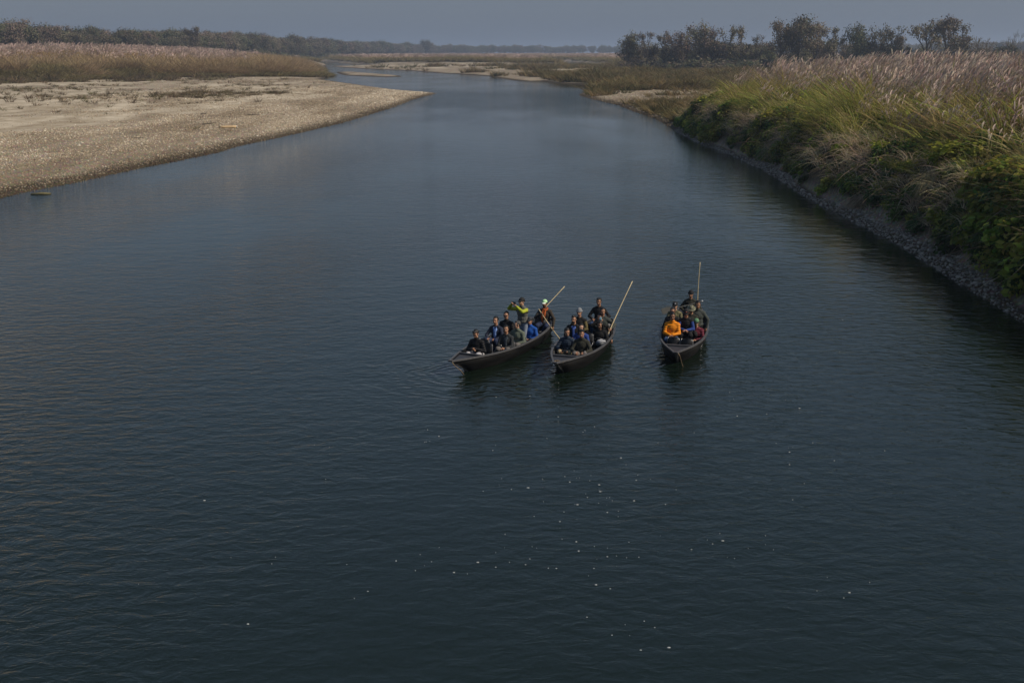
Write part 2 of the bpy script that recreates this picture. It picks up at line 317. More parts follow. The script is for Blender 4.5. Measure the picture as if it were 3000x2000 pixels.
def tuft(n, h, w, c1, c2, spread=.35, droop=.5, out=.6, asp=None):
    R = Rib()
    for i in range(n):
        a = random.uniform(0, 6.283); r = spread * math.sqrt(random.random()); b = (r * math.cos(a), r * math.sin(a), 0); a2 = a + random.uniform(-.7, .7)
        o = random.uniform(.05, out); d = np.array([math.cos(a2) * o, math.sin(a2) * o, 1.]); f = random.random()
        c = [c1[k] * (1 - f) + c2[k] * f for k in range(3)]
        R.blade(b, d, h * random.uniform(.55, 1.1), np.array([math.cos(a2) * .5, math.sin(a2) * .5, -droop * random.uniform(.4, 1.3)]), w * random.uniform(.6, 1.4), jit(c, .25), 4)
    return R
def leafmound(n, rx, rz, size, cols, stems=6):
    R = Rib()
    for i in range(stems):
        a = random.uniform(0, 6.283); R.blade((0, 0, 0), (math.cos(a) * .7, math.sin(a) * .7, 1), rz * 1.1, (0, 0, -.1), .03, (.06, .045, .025), 3)
    lob = [(random.uniform(-.5, .5) * rx, random.uniform(-.5, .5) * rx, rz * random.uniform(.3, .7), random.uniform(.35, .6)) for _ in range(7)]
    for i in range(n):
        cx, cy, cz, s_ = random.choice(lob); v = np.random.default_rng(random.randrange(1 << 30)).normal(size=3); v /= np.linalg.norm(v); rr = random.random() ** .4
        p = np.array([cx + v[0] * rx * s_ * rr, cy + v[1] * rx * s_ * rr, max(.02, cz + v[2] * rz * s_ * rr)])
        nn = v * .6 + np.array([0, 0, .7]) + np.array([random.uniform(-.6, .6) for _ in range(3)])
        R.leaf(p, nn, size * random.uniform(.6, 1.3), jit(random.choice(cols), .3))
    return R
def proto(name, me): return bpy.data.objects.new('proto_' + name, me)
def scatter(name, pts, rots, scls, idx, protos, label, cat):
    """one uncountable mass of plants or stones: points carrying instances of the prototypes"""
    me = bpy.data.meshes.new(name); n = len(pts); me.vertices.add(n); me.vertices.foreach_set('co', np.asarray(pts, np.float32).ravel())
    a = me.attributes.new('rot', 'FLOAT_VECTOR', 'POINT'); a.data.foreach_set('vector', np.asarray(rots, np.float32).ravel())
    a = me.attributes.new('scl', 'FLOAT_VECTOR', 'POINT'); a.data.foreach_set('vector', np.asarray(scls, np.float32).ravel())
    a = me.attributes.new('idx', 'INT', 'POINT'); a.data.foreach_set('value', np.asarray(idx, np.int32))
    o = link(name, me); tag(o, label, cat, kind='stuff')
    ng = bpy.data.node_groups.new(name, 'GeometryNodeTree')
    ng.interface.new_socket('Geometry', in_out='INPUT', socket_type='NodeSocketGeometry'); ng.interface.new_socket('Geometry', in_out='OUTPUT', socket_type='NodeSocketGeometry')
    nd = ng.nodes; lk = ng.links
    gi = nd.new('NodeGroupInput'); go = nd.new('NodeGroupOutput'); ip = nd.new('GeometryNodeInstanceOnPoints'); jn = nd.new('GeometryNodeJoinGeometry')
    for pr in reversed(protos):          # join order is last link first
        oi = nd.new('GeometryNodeObjectInfo'); oi.inputs['Object'].default_value = pr; oi.inputs['As Instance'].default_value = True; lk.new(oi.outputs['Geometry'], jn.inputs[0])
    def attr(nm, ty):
        q = nd.new('GeometryNodeInputNamedAttribute'); q.data_type = ty; q.inputs[0].default_value = nm; return q.outputs[0]
    m2p = nd.new('GeometryNodeMeshToPoints'); lk.new(gi.outputs[0], m2p.inputs[0]); lk.new(m2p.outputs[0], ip.inputs['Points'])
    lk.new(jn.outputs[0], ip.inputs['Instance']); ip.inputs['Pick Instance'].default_value = True
    lk.new(attr('idx', 'INT'), ip.inputs['Instance Index']); lk.new(attr('scl', 'FLOAT_VECTOR'), ip.inputs['Scale'])
    e2r = nd.new('FunctionNodeEulerToRotation'); lk.new(attr('rot', 'FLOAT_VECTOR'), e2r.inputs[0]); lk.new(e2r.outputs[0], ip.inputs['Rotation'])
    lk.new(ip.outputs[0], go.inputs[0]); md = o.modifiers.new('scatter', 'NODES'); md.node_group = ng
    return o
def in_view(P, margin=.10, pad=10):
    return (np.abs(P[:, 0]) < (1500 / FPX + margin) * P[:, 1] + pad)
def rand_pts(x0, x1, y0, y1, n): return np.column_stack([rng.uniform(x0, x1, n), rng.uniform(y0, y1, n)])
def place(P, sink=.05):
    return np.column_stack([P, height(P) - sink])
def rz(n, tilt=.12, fixed=None):
    r = rng.normal(0, tilt, (n, 3)); r[:, 2] = rng.uniform(0, 6.283, n) if fixed is None else rng.normal(fixed[0], fixed[1], n); return r
def sc(s): return np.column_stack([s, s, s])

# ---- where the dry tussocks hang on the brow of the right bank (kept clear of other grass)
TUSS = []
for u, v, want in ((2312, 385, 2.6), (2352, 340, 4.2), (2545, 570, 1.9), (2742, 470, 2.9), (2705, 415, 4.6), (2880, 420, 4.4), (2190, 420, 1.8), (2620, 400, 4.0)):
    zz = np.linspace(1.0, 6.0, 60); Q = np.array([px(u, v, z) for z in zz]); i_ = int(np.argmin(np.abs(sdist(Q) - want) + .12 * np.abs(height(Q) + 1.0 - zz))); TUSS.append(tuple(Q[i_]))
def no_tuss(P, r=.9):
    k = np.ones(len(P), bool)
    for tx, ty in TUSS: k &= ~(((P[:, 0] - tx) ** 2 + (P[:, 1] - ty) ** 2 < r * r) | ((P[:, 0] < tx + .2) & (P[:, 0] > tx - 2.6) & (np.abs(P[:, 1] - ty + .5) < r)))
    return k
# ---- right bank: kans grass field
P = rand_pts(16, 150, 33, 330, 90000); P = P[in_view(P, .03, 16)]
sdv = sdist(P); w = bank_weight(P[:, 0], P[:, 1])
dens = (w > .5) * sstep(3.5, 9, sdv) * np.clip(60 / np.maximum(P[:, 1], 60), .35, 1) ** .6
dens *= (vnoise(P[:, 0], P[:, 1], .12, 21) > .12)
k = rng.random(len(P)) < dens * .52; P = P[k]; sdv = sdv[k]
hk = .50 + .50 * sstep(3, 11, sdv); hk *= rng.uniform(.78, 1.1, len(P)) * (.9 + .2 * vnoise(P[:, 0], P[:, 1], .1, 22))
kp = [proto('kans', kans(13, 34, 4.6, .085).mesh('kans', M_KANS)) for _ in range(6)]
s = hk; S = np.column_stack([np.minimum(1.1, .55 + .5 * s), np.minimum(1.1, .55 + .5 * s), s])
print('kans', len(P))
scatter('kans_grass', place(P), rz(len(P), .05, (0, .7)), S, rng.integers(0, 6, len(P)), kp, 'tall pinkish plumed kans grass covering the top of the right bank', 'grass')

# ---- right bank: yellow-green leafy grass on the brow and slope
P = rand_pts(16, 80, 30, 190, 60000); P = P[in_view(P, .03, 12)]
sdv = sdist(P); w = bank_weight(P[:, 0], P[:, 1]); patch = vnoise(P[:, 0], P[:, 1], .16, 23)
dens = (w > .3) * (sstep(.9, 3.0, sdv) * (1 - sstep(11, 20, sdv)) * (.45 + .65 * sstep(.3, .6, patch)) + .18 * sstep(11, 20, sdv))
gaps = sstep(.34, .56, vnoise(P[:, 0], P[:, 1], .42, 28))
k = (rng.random(len(P)) < dens * .62 * (.2 + .8 * gaps)) & no_tuss(P); P = P[k]; sdv = sdv[k]
gcol = [((.22, .23, .05), (.45, .40, .12)), ((.13, .17, .04), (.28, .29, .075)), ((.32, .24, .11), (.56, .45, .24)), ((.27, .27, .055), (.50, .46, .13)), ((.28, .19, .085), (.42, .31, .15))]
bpz = [proto('bank_grass', tuft(44, 2.2, .045, a, b, .55, .45, .75).mesh('bank_grass', M_BANK)) for a, b in gcol]
s = (.40 + 1.0 * sstep(1.5, 7, sdv)) * rng.uniform(.6, 1.3, len(P)) * (.65 + .75 * vnoise(P[:, 0], P[:, 1], .3, 26))
ix = rng.choice(5, len(P), p=[.26, .26, .16, .16, .16]); print('bank grass', len(P))
scatter('bank_grass', place(P), rz(len(P), .15), sc(s), ix, bpz, 'yellow green arching grass on the slope and brow of the right bank', 'grass')

# ---- right bank: dark leafy creepers and hanging dead stems on the face
P = rand_pts(15, 60, 30, 190, 60000); P = P[in_view(P, .03, 12)]
sdv = sdist(P); w = bank_weight(P[:, 0], P[:, 1]); patch = vnoise(P[:, 0], P[:, 1], .22, 24); bare = vnoise(P[:, 0], P[:, 1] , .13, 25)
dens = (w > .2) * sstep(.5, 1.1, sdv - 0.5 * sstep(.52, .8, vnoise(P[:, 0] * .5, P[:, 1], .10, 71))) * (1 - .8 * sstep(7, 13, sdv)) * (.25 + .75 * sstep(.25, .5, patch))
k = (rng.random(len(P)) < dens * .9) & no_tuss(P, .6); P = P[k]; sdv = sdv[k]
cp = [proto('creeper', leafmound(330, .75, .75, .095, c).mesh('creeper', M_CREEP)) for c in ([(.07, .12, .025), (.10, .16, .03)], [(.16, .22, .03), (.28, .29, .045)], [(.07, .13, .04), (.05, .09, .025)], [(.26, .30, .045), (.36, .33, .07)])]
s = rng.uniform(.55, 1.35, len(P)) * (.65 + 1.1 * vnoise(P[:, 0], P[:, 1], .25, 27)) * (.8 + .35 * sstep(2, 6, sdv)); print('creep', len(P))
scatter('bank_creepers', place(P, .12), rz(len(P), .25), sc(s), rng.integers(0, 4, len(P)), cp, 'green creepers and low leafy weeds matting the face of the right bank', 'creepers')
P = rand_pts(16, 45, 30, 150, 14000); P = P[in_view(P, .03, 12)]
sdv = sdist(P); w = bank_weight(P[:, 0], P[:, 1]); k = (w > .4) & (sdv > 1.4) & (sdv < 11) & (rng.random(len(P)) < .6); P = P[k]
dp = [proto('dead_stems', tuft(26, 1.9, .042, (.36, .27, .17), (.66, .54, .38), .35, .9, 1.2).mesh('dead_stems', M_BANK)) for _ in range(3)]
scatter('dead_grass', place(P), rz(len(P), .2), sc(rng.uniform(.5, 1.2, len(P))), rng.integers(0, 3, len(P)), dp, 'dry dead grass stems hanging over the right bank face', 'grass')

# ---- left shore: tall tan reed bed
P = rand_pts(-330, -50, 310, 720, 42000); P = P[in_view(P, .04, 20)]
g = gdist(P); depth = np.minimum(g, 400)
k = (g > 0) & (rng.random(len(P)) < np.where(g < 40, .95, .42)); P = P[k]; g = g[k]
P2 = rand_pts(-260, -50, 310, 460, 24000); g2 = gdist(P2); k2 = (g2 > -3) & (g2 < 14); P = np.vstack([P, P2[k2]]); g = np.concatenate([g, g2[k2]])
hh = (.42 + .68 * sstep(-3, 16, g)) * rng.uniform(.75, 1.1, len(P)) * (.70 + .35 * vnoise(P[:, 0], P[:, 1], .05, 31) + .3 * vnoise(P[:, 0], P[:, 1], .22, 32))
rp = [proto('reed', kans(9, 40, 5.0, .22, (.30, .21, .10), (.58, .45, .39), lcx, .9, .62, .10).mesh('reed', M_REED)) for lcx in ((.31, .215, .115), (.25, .185, .09), (.35, .25, .14), (.23, .175, .085), (.30, .21, .11))]
rl = [proto('reed_low', tuft(46, 5.2, .11, (.27, .19, .10), (.40, .295, .165), .8, .25, .42).mesh('reed_low', M_REED)) for _ in range(3)]
rl += [proto('reed_green', tuft(46, 3.6, .11, (.14, .115, .05), (.24, .19, .08), .8, .25, .45).mesh('reed_green', M_REED)) for _ in range(2)]
ix = np.where(g < rng.uniform(26, 62, len(P)), rng.integers(5, 8, len(P)), rng.integers(0, 5, len(P)))
gpatch = vnoise(P[:, 0], P[:, 1], .06, 33); ix = np.where(((g < 9) & ((gpatch > .45) | (g < 2.5))) | ((g < 45) & (vnoise(P[:, 0], P[:, 1], .13, 34) > .68)), rng.integers(8, 10, len(P)), ix)
print('reed', len(P))
scatter('reed_bed', place(P), rz(len(P), .05, (0, .8)), np.column_stack([np.full(len(P), 1.), np.full(len(P), 1.), hh]), ix, rp + rl, 'tall tan reeds with pinkish plumes behind the left gravel bar', 'reeds')

# ---- far reed terrace beyond the second channel
P = np.vstack([rand_pts(-330, 420, 640, 1150, 26000), rand_pts(-700, 900, 1150, 2400, 16000)]); P = P[in_view(P, .03, 20)]
sdv = sdist(P); fw = far_weight(P[:, 0], P[:, 1]); g = gdist(P)
ed = P[:, 1] - (700 + .9 * np.maximum(-(P[:, 0] + 20), 0) - np.clip(P[:, 0] + 30, 0, 400) * .25)
k = (fw > .8) & (sdv > 5) & (g < 0) & ((ed > 24 + 10 * vnoise(P[:, 0], P[:, 1], .06, 42)) | (vnoise(P[:, 0], P[:, 1], .05, 43) > .5)); P = P[k]; sdv = sdv[k]; ed = ed[k]
pat = vnoise(P[:, 0], P[:, 1], .018, 41); ix = np.where((sdv < 16) | (ed < 45), rng.integers(8, 10, len(P)), np.where(pat > .66, rng.integers(8, 10, len(P)), rng.integers(0, 8, len(P))))
s = rng.uniform(.55, .9, len(P)) * (1 + .25 * (ed < 60)); far = 1 + sstep(900, 1800, P[:, 1]) * 1.4; print('far reed', len(P))
scatter('far_reed_bed', place(P), rz(len(P), .05, (0, .8)), np.column_stack([1.5 * far, 1.5 * far, s]), ix, rp + rl, 'brown reed flats across the far channel below the forest', 'reeds')

# ---- low scrub on the middle sandbars and the spit
P = np.vstack([rand_pts(-110, 90, 130, 720, 30000), rand_pts(5, 90, 130, 420, 20000)]); P = P[in_view(P, .03, 5)]
sdv = sdist(P); w = bank_weight(P[:, 0], P[:, 1]); fw = far_weight(P[:, 0], P[:, 1]); g = gdist(P)
pat = vnoise(P[:, 0] * 2.2, P[:, 1], .022, 51) * .6 + vnoise(P[:, 0], P[:, 1], .10, 52) * .4
right = sstep(-20, 30, P[:, 0])
dens = (sdv > 1.2) * (w < .5) * (fw < .4) * (g < -10) * sstep(.50 - .10 * right, .62 - .08 * right, pat) * (P[:, 0] > -100) * ~((P[:, 1] < 520) & (P[:, 0] < -.07 * P[:, 1]))
# the green scrub belt in front of the right-hand wood
belt = ((P[:, 1] > 262) & (P[:, 1] < 420) & (P[:, 0] > 10 + (P[:, 1] - 262) * -.02)) * 1.
dens = np.maximum(dens, belt * (sdv > 4) * (w < .3) * .85 * sstep(.30, .50, vnoise(P[:, 0] * .8, P[:, 1], .05, 53))) * ((P[:, 1] > 232) | (P[:, 0] > 19 + .0 * P[:, 1]) | (rng.random(len(P)) < .12))
clear = (P[:, 1] > 195) & (P[:, 1] < 258) & (P[:, 0] > 20) & (P[:, 0] < 60)
dens *= np.where(clear, .10, 1) * np.where((P[:, 1] > 330) & (P[:, 0] < .08 * P[:, 1]),   .75 * sstep(.42, .58, vnoise(P[:, 0] * 1.2, P[:, 1] * .5, .05, 54)) + .05, 1)
k = rng.random(len(P)) < dens * .75; P = P[k]; sdv = sdv[k]
mp_ = [proto('scrub', tuft(40, 1.6, .07, a, b, .6, .3, .6).mesh('scrub', M_REED)) for a, b in (((.10, .085, .035), (.17, .13, .055)), ((.19, .135, .06), (.28, .20, .095)), ((.075, .08, .03), (.12, .105, .04)), ((.14, .11, .05), (.23, .165, .075)))]
s = rng.uniform(.45, 1.15, len(P)) * (.6 + .8 * vnoise(P[:, 0], P[:, 1], .15, 55)) * (1 + .8 * sstep(300, 600, P[:, 1])); tall = ((P[:, 1] > 262) & (P[:, 1] < 420)); s = s * np.where(tall, 1.45, 1)
print('scrub', len(P))
scatter('sandbar_scrub', place(P), rz(len(P), .1), np.column_stack([s * 1.3, s * 1.3, s]), rng.integers(0, 4, len(P)), mp_, 'low green brown scrub grass over the sandbars in midstream', 'scrub')

# ---- dry weed tufts on the left gravel bar
P = np.vstack([rand_pts(-170, -15, 75, 430, 40000), rand_pts(-64, -42, 205, 240, 1800)]); P = P[in_view(P, .03, 5)]
sdv = sdist(P); g = gdist(P)
pat = .6 * vnoise(P[:, 0], P[:, 1] * .6, .05, 61) + .4 * vnoise(P[:, 0], P[:, 1], .3, 62); near = (.35 * sstep(-200, -60, g) + .65 * sstep(-70, -8, g) + .6 * sstep(-22, -4, g)) * sstep(16, 40, sdv)
dens = (sdv > 6) * (g < 2) * (near * sstep(.46, .62, pat) * .95 + .006)
row = np.exp(-((P[:, 1] - (222 + (P[:, 0] + 55) * .9 + 14 * (vnoise(P[:, 0], P[:, 1], .12, 65) - .5))) / 4.) ** 2) * (P[:, 0] > -62) * (P[:, 0] < -44) * (sdv > 4); dens = np.maximum(dens, row * .7 * sstep(.42, .7, vnoise(P[:, 0], P[:, 1], .35, 64)))
k = rng.random(len(P)) < dens; P = P[k]
wp = [proto('weed', tuft(26, .8, .04, a, b, .35, .35, .8).mesh('weed', M_REED)) for a, b in (((.11, .085, .05), (.20, .14, .08)), ((.12, .11, .05), (.17, .15, .07)), ((.07, .055, .035), (.15, .11, .06)))]
s = rng.uniform(.5, 1.3, len(P)) * (1 + .8 * sstep(-60, -5, gdist(P)) + 1.0 * sstep(-14, -1, gdist(P))); print('weed', len(P))
scatter('weed_tufts', place(P, .02), rz(len(P), .1), np.column_stack([s * 1.5, s * 1.5, s * rng.uniform(.5, 1.5, len(P))]), rng.integers(0, 3, len(P)), wp, 'dry brown weed tufts dotted over the left gravel bar', 'weeds')

# ---- gravel
def pebble(seed, mat=None):
    import bmesh
    bm = bmesh.new(); bmesh.ops.create_icosphere(bm, subdivisions=1, radius=1.0); r = random.Random(seed)
    for v in bm.verts: v.co *= r.uniform(.78, 1.12); v.co.z *= .55; v.co.y *= .75
    me = bpy.data.meshes.new('pebble'); bm.to_mesh(me); bm.free(); me.materials.append(mat or M_PEB); me.shade_smooth(); return me
M_PEB, nt, out = newmat('river_pebble'); L = nt.links.new
oi = N(nt, 'ObjectInfo'); rp_ = N(nt, 'ValToRGB'); L(oi.outputs['Random'], rp_.inputs[0]); rp_.color_ramp.interpolation = 'CONSTANT'
for pos, c in ((0, (.40, .335, .25)), (.25, (.31, .265, .205)), (.45, (.49, .43, .34)), (.62, (.24, .20, .16)), (.80, (.56, .50, .41)), (.86, (.33, .25, .18)), (.95, (.62, .58, .51))):
    el = rp_.color_ramp.elements.new(pos) if pos else rp_.color_ramp.elements[0]; el.color = rgba(c)
geo = N(nt, 'NewGeometry'); sep = N(nt, 'SeparateXYZ'); L(geo.outputs['Position'], sep.inputs[0])
wet = N(nt, 'MapRange'); wet.inputs[1].default_value = .10; wet.inputs[2].default_value = .30; wet.inputs[3].default_value = .85; wet.inputs[4].default_value = 0; L(sep.outputs['Z'], wet.inputs[0])
wc = N(nt, 'Mix', data_type='RGBA', blend_type='MULTIPLY'); wc.inputs[7].default_value = (.16, .14, .11, 1); L(wet.outputs[0], wc.inputs[0]); mst = N(nt, 'Mapping'); mst.inputs['Rotation'].default_value = (0, 0, math.radians(12)); mst.inputs['Scale'].default_value = (.16, .035, 1); L(geo.outputs['Position'], mst.inputs['Vector'])
nst = N(nt, 'TexNoise', Scale=1., Detail=5., Roughness=.6); L(mst.outputs[0], nst.inputs['Vector'])
rst = N(nt, 'ValToRGB'); e = rst.color_ramp.elements; e[0].position = .36; e[0].color = (.70, .65, .57, 1); e[1].position = .58; e[1].color = (1.12, 1.10, 1.05, 1); L(nst.outputs['Fac'], rst.inputs[0])
mst2 = N(nt, 'Mix', data_type='RGBA', blend_type='MULTIPLY'); mst2.inputs[0].default_value = 1; L(rp_.outputs[0], mst2.inputs[6]); L(rst.outputs[0], mst2.inputs[7]); L(mst2.outputs[2], wc.inputs[6])
p = N(nt, 'BsdfPrincipled', Roughness=.8); p.inputs['Specular IOR Level'].default_value = .25; L(wc.outputs[2], p.inputs['Base Color']); L(p.outputs[0], out.inputs[0])
pb = [proto('pebble', pebble(i)) for i in range(5)]
pb2 = [proto('shaded_pebble', pebble(i, simple('shaded_grey_stone', c, .7, .3, 2.))) for i, c in enumerate(((.24, .21, .175), (.34, .30, .25), (.15, .13, .11)))]  # the bank's shade is put into the colour of these darker stones
P = np.vstack([rand_pts(-75, -14, 60, 275, 330000), rand_pts(-120, -15, 100, 380, 100000)]); P = P[in_view(P, .03, 4)]
sdv = sdist(P); g = gdist(P); sand_ = vnoise(P[:, 0], P[:, 1] * .6, .06, 11) * .7 + vnoise(P[:, 0], P[:, 1], .22, 12) * .3
band_ = .35 + .65 * sstep(.3, .6, vnoise(P[:, 0] * 1.4 + P[:, 1] * .25, sdv * 3.2, .07, 13))
dens = band_ * (sdv > -.5) * (1 - sstep(.42, .62, sand_) * sstep(9, 22, sdv) * .93) * (g < -3) * (1 - .75 * sstep(20, 60, sdv))
k = rng.random(len(P)) < dens; P = P[k]; print('pebbles', len(P))
sz = np.clip(rng.lognormal(-2.95, .45, len(P)), .025, .20) * (1 + .5 * sstep(120, 250, P[:, 1]))
scatter('shore_gravel', place(P, -.01), rz(len(P), .3), sc(sz), rng.integers(0, 5, len(P)), pb, 'pale pebbles and cobbles spread over the left gravel bar', 'gravel')
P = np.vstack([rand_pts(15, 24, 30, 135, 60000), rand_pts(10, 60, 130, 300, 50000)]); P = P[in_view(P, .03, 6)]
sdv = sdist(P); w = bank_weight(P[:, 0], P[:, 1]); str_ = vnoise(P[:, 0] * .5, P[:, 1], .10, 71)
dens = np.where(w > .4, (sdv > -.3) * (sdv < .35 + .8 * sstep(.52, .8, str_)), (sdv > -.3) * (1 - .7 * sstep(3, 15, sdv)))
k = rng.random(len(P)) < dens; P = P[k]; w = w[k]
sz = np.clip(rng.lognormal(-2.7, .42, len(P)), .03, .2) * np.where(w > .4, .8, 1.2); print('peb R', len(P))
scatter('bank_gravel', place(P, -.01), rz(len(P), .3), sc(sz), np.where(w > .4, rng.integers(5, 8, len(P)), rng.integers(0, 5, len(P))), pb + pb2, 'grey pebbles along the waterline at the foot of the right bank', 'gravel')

# ------------------------------------------------------------------ trees
def tree_mesh(H, style, seed):
    """returns trunk mesh, crown mesh.  style: dict(spread, dens, leaf, cols, clear, bare)"""
    r = random.Random(seed); T = Rib(); C = Rib(); tips = []
    bark = style.get('bark', (.11, .09, .072)); nr = np.random.default_rng(seed)
    def grow(p, d, L_, rad_, lv):
        n = 3; q = np.array(p, float); dd = np.array(d, float)
        for i in range(n):
            dd = dd + np.array([r.uniform(-.16, .16), r.uniform(-.16, .16), r.uniform(-.03, .12)]); dd /= np.linalg.norm(dd)
            q2 = q + dd * L_ / n; ra = rad_ * (1 - .30 * i / n); rb = rad_ * (1 - .30 * (i + 1) / n)
            T.tube(q, q2, ra, rb, jit(bark, .15), 6 if lv < 2 else 4); q = q2
            if lv >= 1 and i >= 1: tips.append((q.copy(), lv))
        if lv < style['lv']:
            nb = r.randint(2, 4) if lv else style.get('nb', 5)
            for j in range(nb):
                a = r.uniform(0, 6.283) if lv else 6.283 * j / nb + r.uniform(-.5, .5); sp = style['spread'] * r.uniform(.6, 1.25)
                ax1 = np.cross(dd, [math.cos(a), math.sin(a), .2]); ax1 /= np.linalg.norm(ax1) + 1e-9
                nd_ = dd * math.cos(sp) + ax1 * math.sin(sp); nd_[2] += style.get('up', .15)
                grow(q, nd_, L_ * r.uniform(.58, .85), rad_ * .62, lv + 1)
    clear = style['clear']
    lean = style.get('lean', (0, 0))
    grow((0, 0, -.5), (lean[0], lean[1], 1), H * clear + .5, H * .020, 0)
    # secondary limbs lower on the trunk
    for j in range(style.get('low', 2)):
        a = r.uniform(0, 6.283); grow((lean[0] * H * clear * .7, lean[1] * H * clear * .7, H * clear * r.uniform(.55, .9)), (math.cos(a) * .8, math.sin(a) * .8, .7), H * .18, H * .008, 1)
    zt = max(t[0][2] for t in tips); f = H / (zt + H * .03)
    for R in (T, C): pass
    T.V = [v * np.array([f, f, f]) for v in T.V]; tips = [(t * f, lv) for t, lv in tips]
    cols = style['cols']
    for t, lv in tips:
        if lv < style.get('leaf_lv', 2): continue
        if r.random() > style['dens']: continue
        cc = r.choice(cols); b = r.uniform(.75, 1.25); R_ = H * style['clump'] * r.uniform(.7, 1.3)
        for i in range(style['n']):
            v = nr.normal(size=3) * np.array([1, 1, .72]) * R_ * .55; c = jit([x * b for x in cc], .22)
            C.leaf(t + v, v + np.array([0, 0, R_ * .5]) + nr.normal(size=3) * R_ * .5, H * style['leaf'] * r.uniform(.6, 1.4), c, .65)
    return T.mesh('trunk', M_BARK), (C.mesh('crown', M_TREE) if C.V else None)
G1 = [(.12, .118, .065), (.15, .13, .08), (.13, .11, .075)]
G2 = [(.20, .155, .115), (.17, .135, .10), (.145, .122, .085)]
G3 = [(.09, .10, .052), (.105, .115, .062)]
ST = {
 'round':  dict(spread=.58, lv=3, clear=.32, dens=.95, clump=.11, n=11, leaf=.020, cols=G1, low=5, leaf_lv=1),
 'dry':    dict(spread=.55, lv=3, clear=.33, dens=.88, clump=.10, n=10, leaf=.019, cols=G2, low=5, leaf_lv=1),
 'slim':   dict(spread=.34, lv=3, clear=.40, dens=.8, clump=.07, n=8, leaf=.018, cols=G1 + G2, low=6, up=.30, nb=3, leaf_lv=1),
 'airy':   dict(spread=.50, lv=4, clear=.26, dens=.62, clump=.062, n=7, leaf=.018, cols=G1 + G2, low=2, up=.3, nb=4, leaf_lv=3),
 'dense':  dict(spread=.70, lv=3, clear=.26, dens=1., clump=.13, n=12, leaf=.023, cols=G3 + G1, low=6, leaf_lv=1),
 'bare':   dict(spread=.48, lv=4, clear=.28, dens=.06, clump=.03, n=3, leaf=.012, cols=G2, low=1, up=.25, nb=4, bark=(.14, .115, .09)),
 'bare_lean': dict(spread=.45, lv=4, clear=.42, dens=.03, clump=.03, n=3, leaf=.012, cols=G2, low=0, up=.3, nb=3, bark=(.12, .10, .085), lean=(.5, 0)),
}
def joined(meT, meC, name):
    ms_ = [m for m in (meT, meC) if m is not None]; V = []; F = []; Cc = []; mi = []; off = 0
    for j, m in enumerate(ms_):
        co = np.zeros(len(m.vertices) * 3); m.vertices.foreach_get('co', co); V += co.reshape(-1, 3).tolist()
        cc = np.zeros(len(m.vertices) * 4); m.color_attributes['col'].data.foreach_get('color', cc); Cc.append(cc.reshape(-1, 4)[:, :3])
        for p_ in m.polygons: F.append([v + off for v in p_.vertices]); mi.append(j)
        off += len(m.vertices)
    return mesh_np(name, V, F, [M_BARK, M_TREE], False, np.vstack(Cc), mi)
# forest masses
fp = []
for i, stn in enumerate(['round', 'dense', 'dry', 'round', 'dry', 'dense', 'airy']):
    t_, c_ = tree_mesh(18 + i % 3, ST[stn], 100 + i); fp.append(proto('forest_tree', joined(t_, c_, 'forest_tree')))
def band(line, depth, spacing, jitter=.5):
    out_ = []
    for (x0, y0), (x1, y1) in zip(line[:-1], line[1:]):
        L_ = math.hypot(x1 - x0, y1 - y0); n = int(L_ / spacing); nx, ny = -(y1 - y0) / L_, (x1 - x0) / L_
        for i in range(n):
            t = (i + random.random()) / n; d = 0
            while d < depth:
                dd = d + random.uniform(-.5, .5) * spacing; out_.append((x0 + (x1 - x0) * t + nx * dd, y0 + (y1 - y0) * t + ny * dd)); d += spacing * 1.25
    return np.array(out_)
def fline(pts): return [((u - 1500) / FPX * d, d) for u, d in pts]
F1 = band(fline([(-500, 470), (0, 560), (300, 640), (520, 720), (760, 900), (900, 1130), (1010, 1400), (1100, 1750), (1200, 2050)]), 42, 6.8)
F2 = band(fline([(1150, 2000), (1270, 2250), (1450, 2500), (1700, 2700), (2000, 2700), (2400, 2300), (2750, 1700), (3000, 1300), (3300, 1150)]), 40, 11)
P = np.vstack([F1, F2]); s = rng.uniform(.82, 1.12, len(P)) * (.88 + .24 * vnoise(P[:, 0], P[:, 1], .02, 81)); s *= np.where(np.arange(len(P)) < len(F1), .78 + .16 * sstep(700, 1300, P[:, 1]), .95); print('forest', len(P))
scatter('forest', place(P, .3), rz(len(P), .03), np.column_stack([s * 1.15, s * 1.15, s]), rng.integers(0, 7, len(P)), fp, 'hazy brown green forest along the far bank under the sky', 'forest')
# understorey below the forest edge
def under(line, depth, spacing, s0, name, label):
    P = band(line, depth, spacing); s = rng.uniform(.6, 1.3, len(P)) * s0
    scatter(name, place(P, .2), rz(len(P), .1), np.column_stack([s * 1.35, s * 1.35, s]), rng.integers(0, 3, len(P)), up_, label, 'undergrowth')
up_ = [proto('thicket', leafmound(700, 3.0, 3.2, .34, c, 8).mesh('thicket', M_TREE)) for c in (G1, G2 + G1, G3)]
under(fline([(-500, 455), (0, 545), (300, 625), (520, 705), (760, 880), (900, 1110), (1010, 1380)]), 14, 4.5, 1.3, 'forest_thicket', 'dark shrubby thicket at the foot of the left forest edge')
P = band(fline([(1815, 545), (1950, 535), (2060, 505), (2300, 500), (2600, 490), (2700, 500), (3150, 500)]), 40, 10); s = rng.uniform(.42, .66, len(P)) * np.where(P[:, 0] > 175, .85, 1)
scatter('wood', place(P, .3), rz(len(P), .03), np.column_stack([s * 1.25, s * 1.25, s]), rng.integers(0, 6, len(P)), fp, 'dim lower trees massed behind the skyline trees on the right', 'wood')
under(fline([(1790, 520), (1900, 512), (2060, 470), (2300, 460), (2600, 455), (3000, 450), (3400, 450)]), 60, 5.5, 1.2, 'wood_thicket', 'dark tangled thicket under the trees behind the right bank')

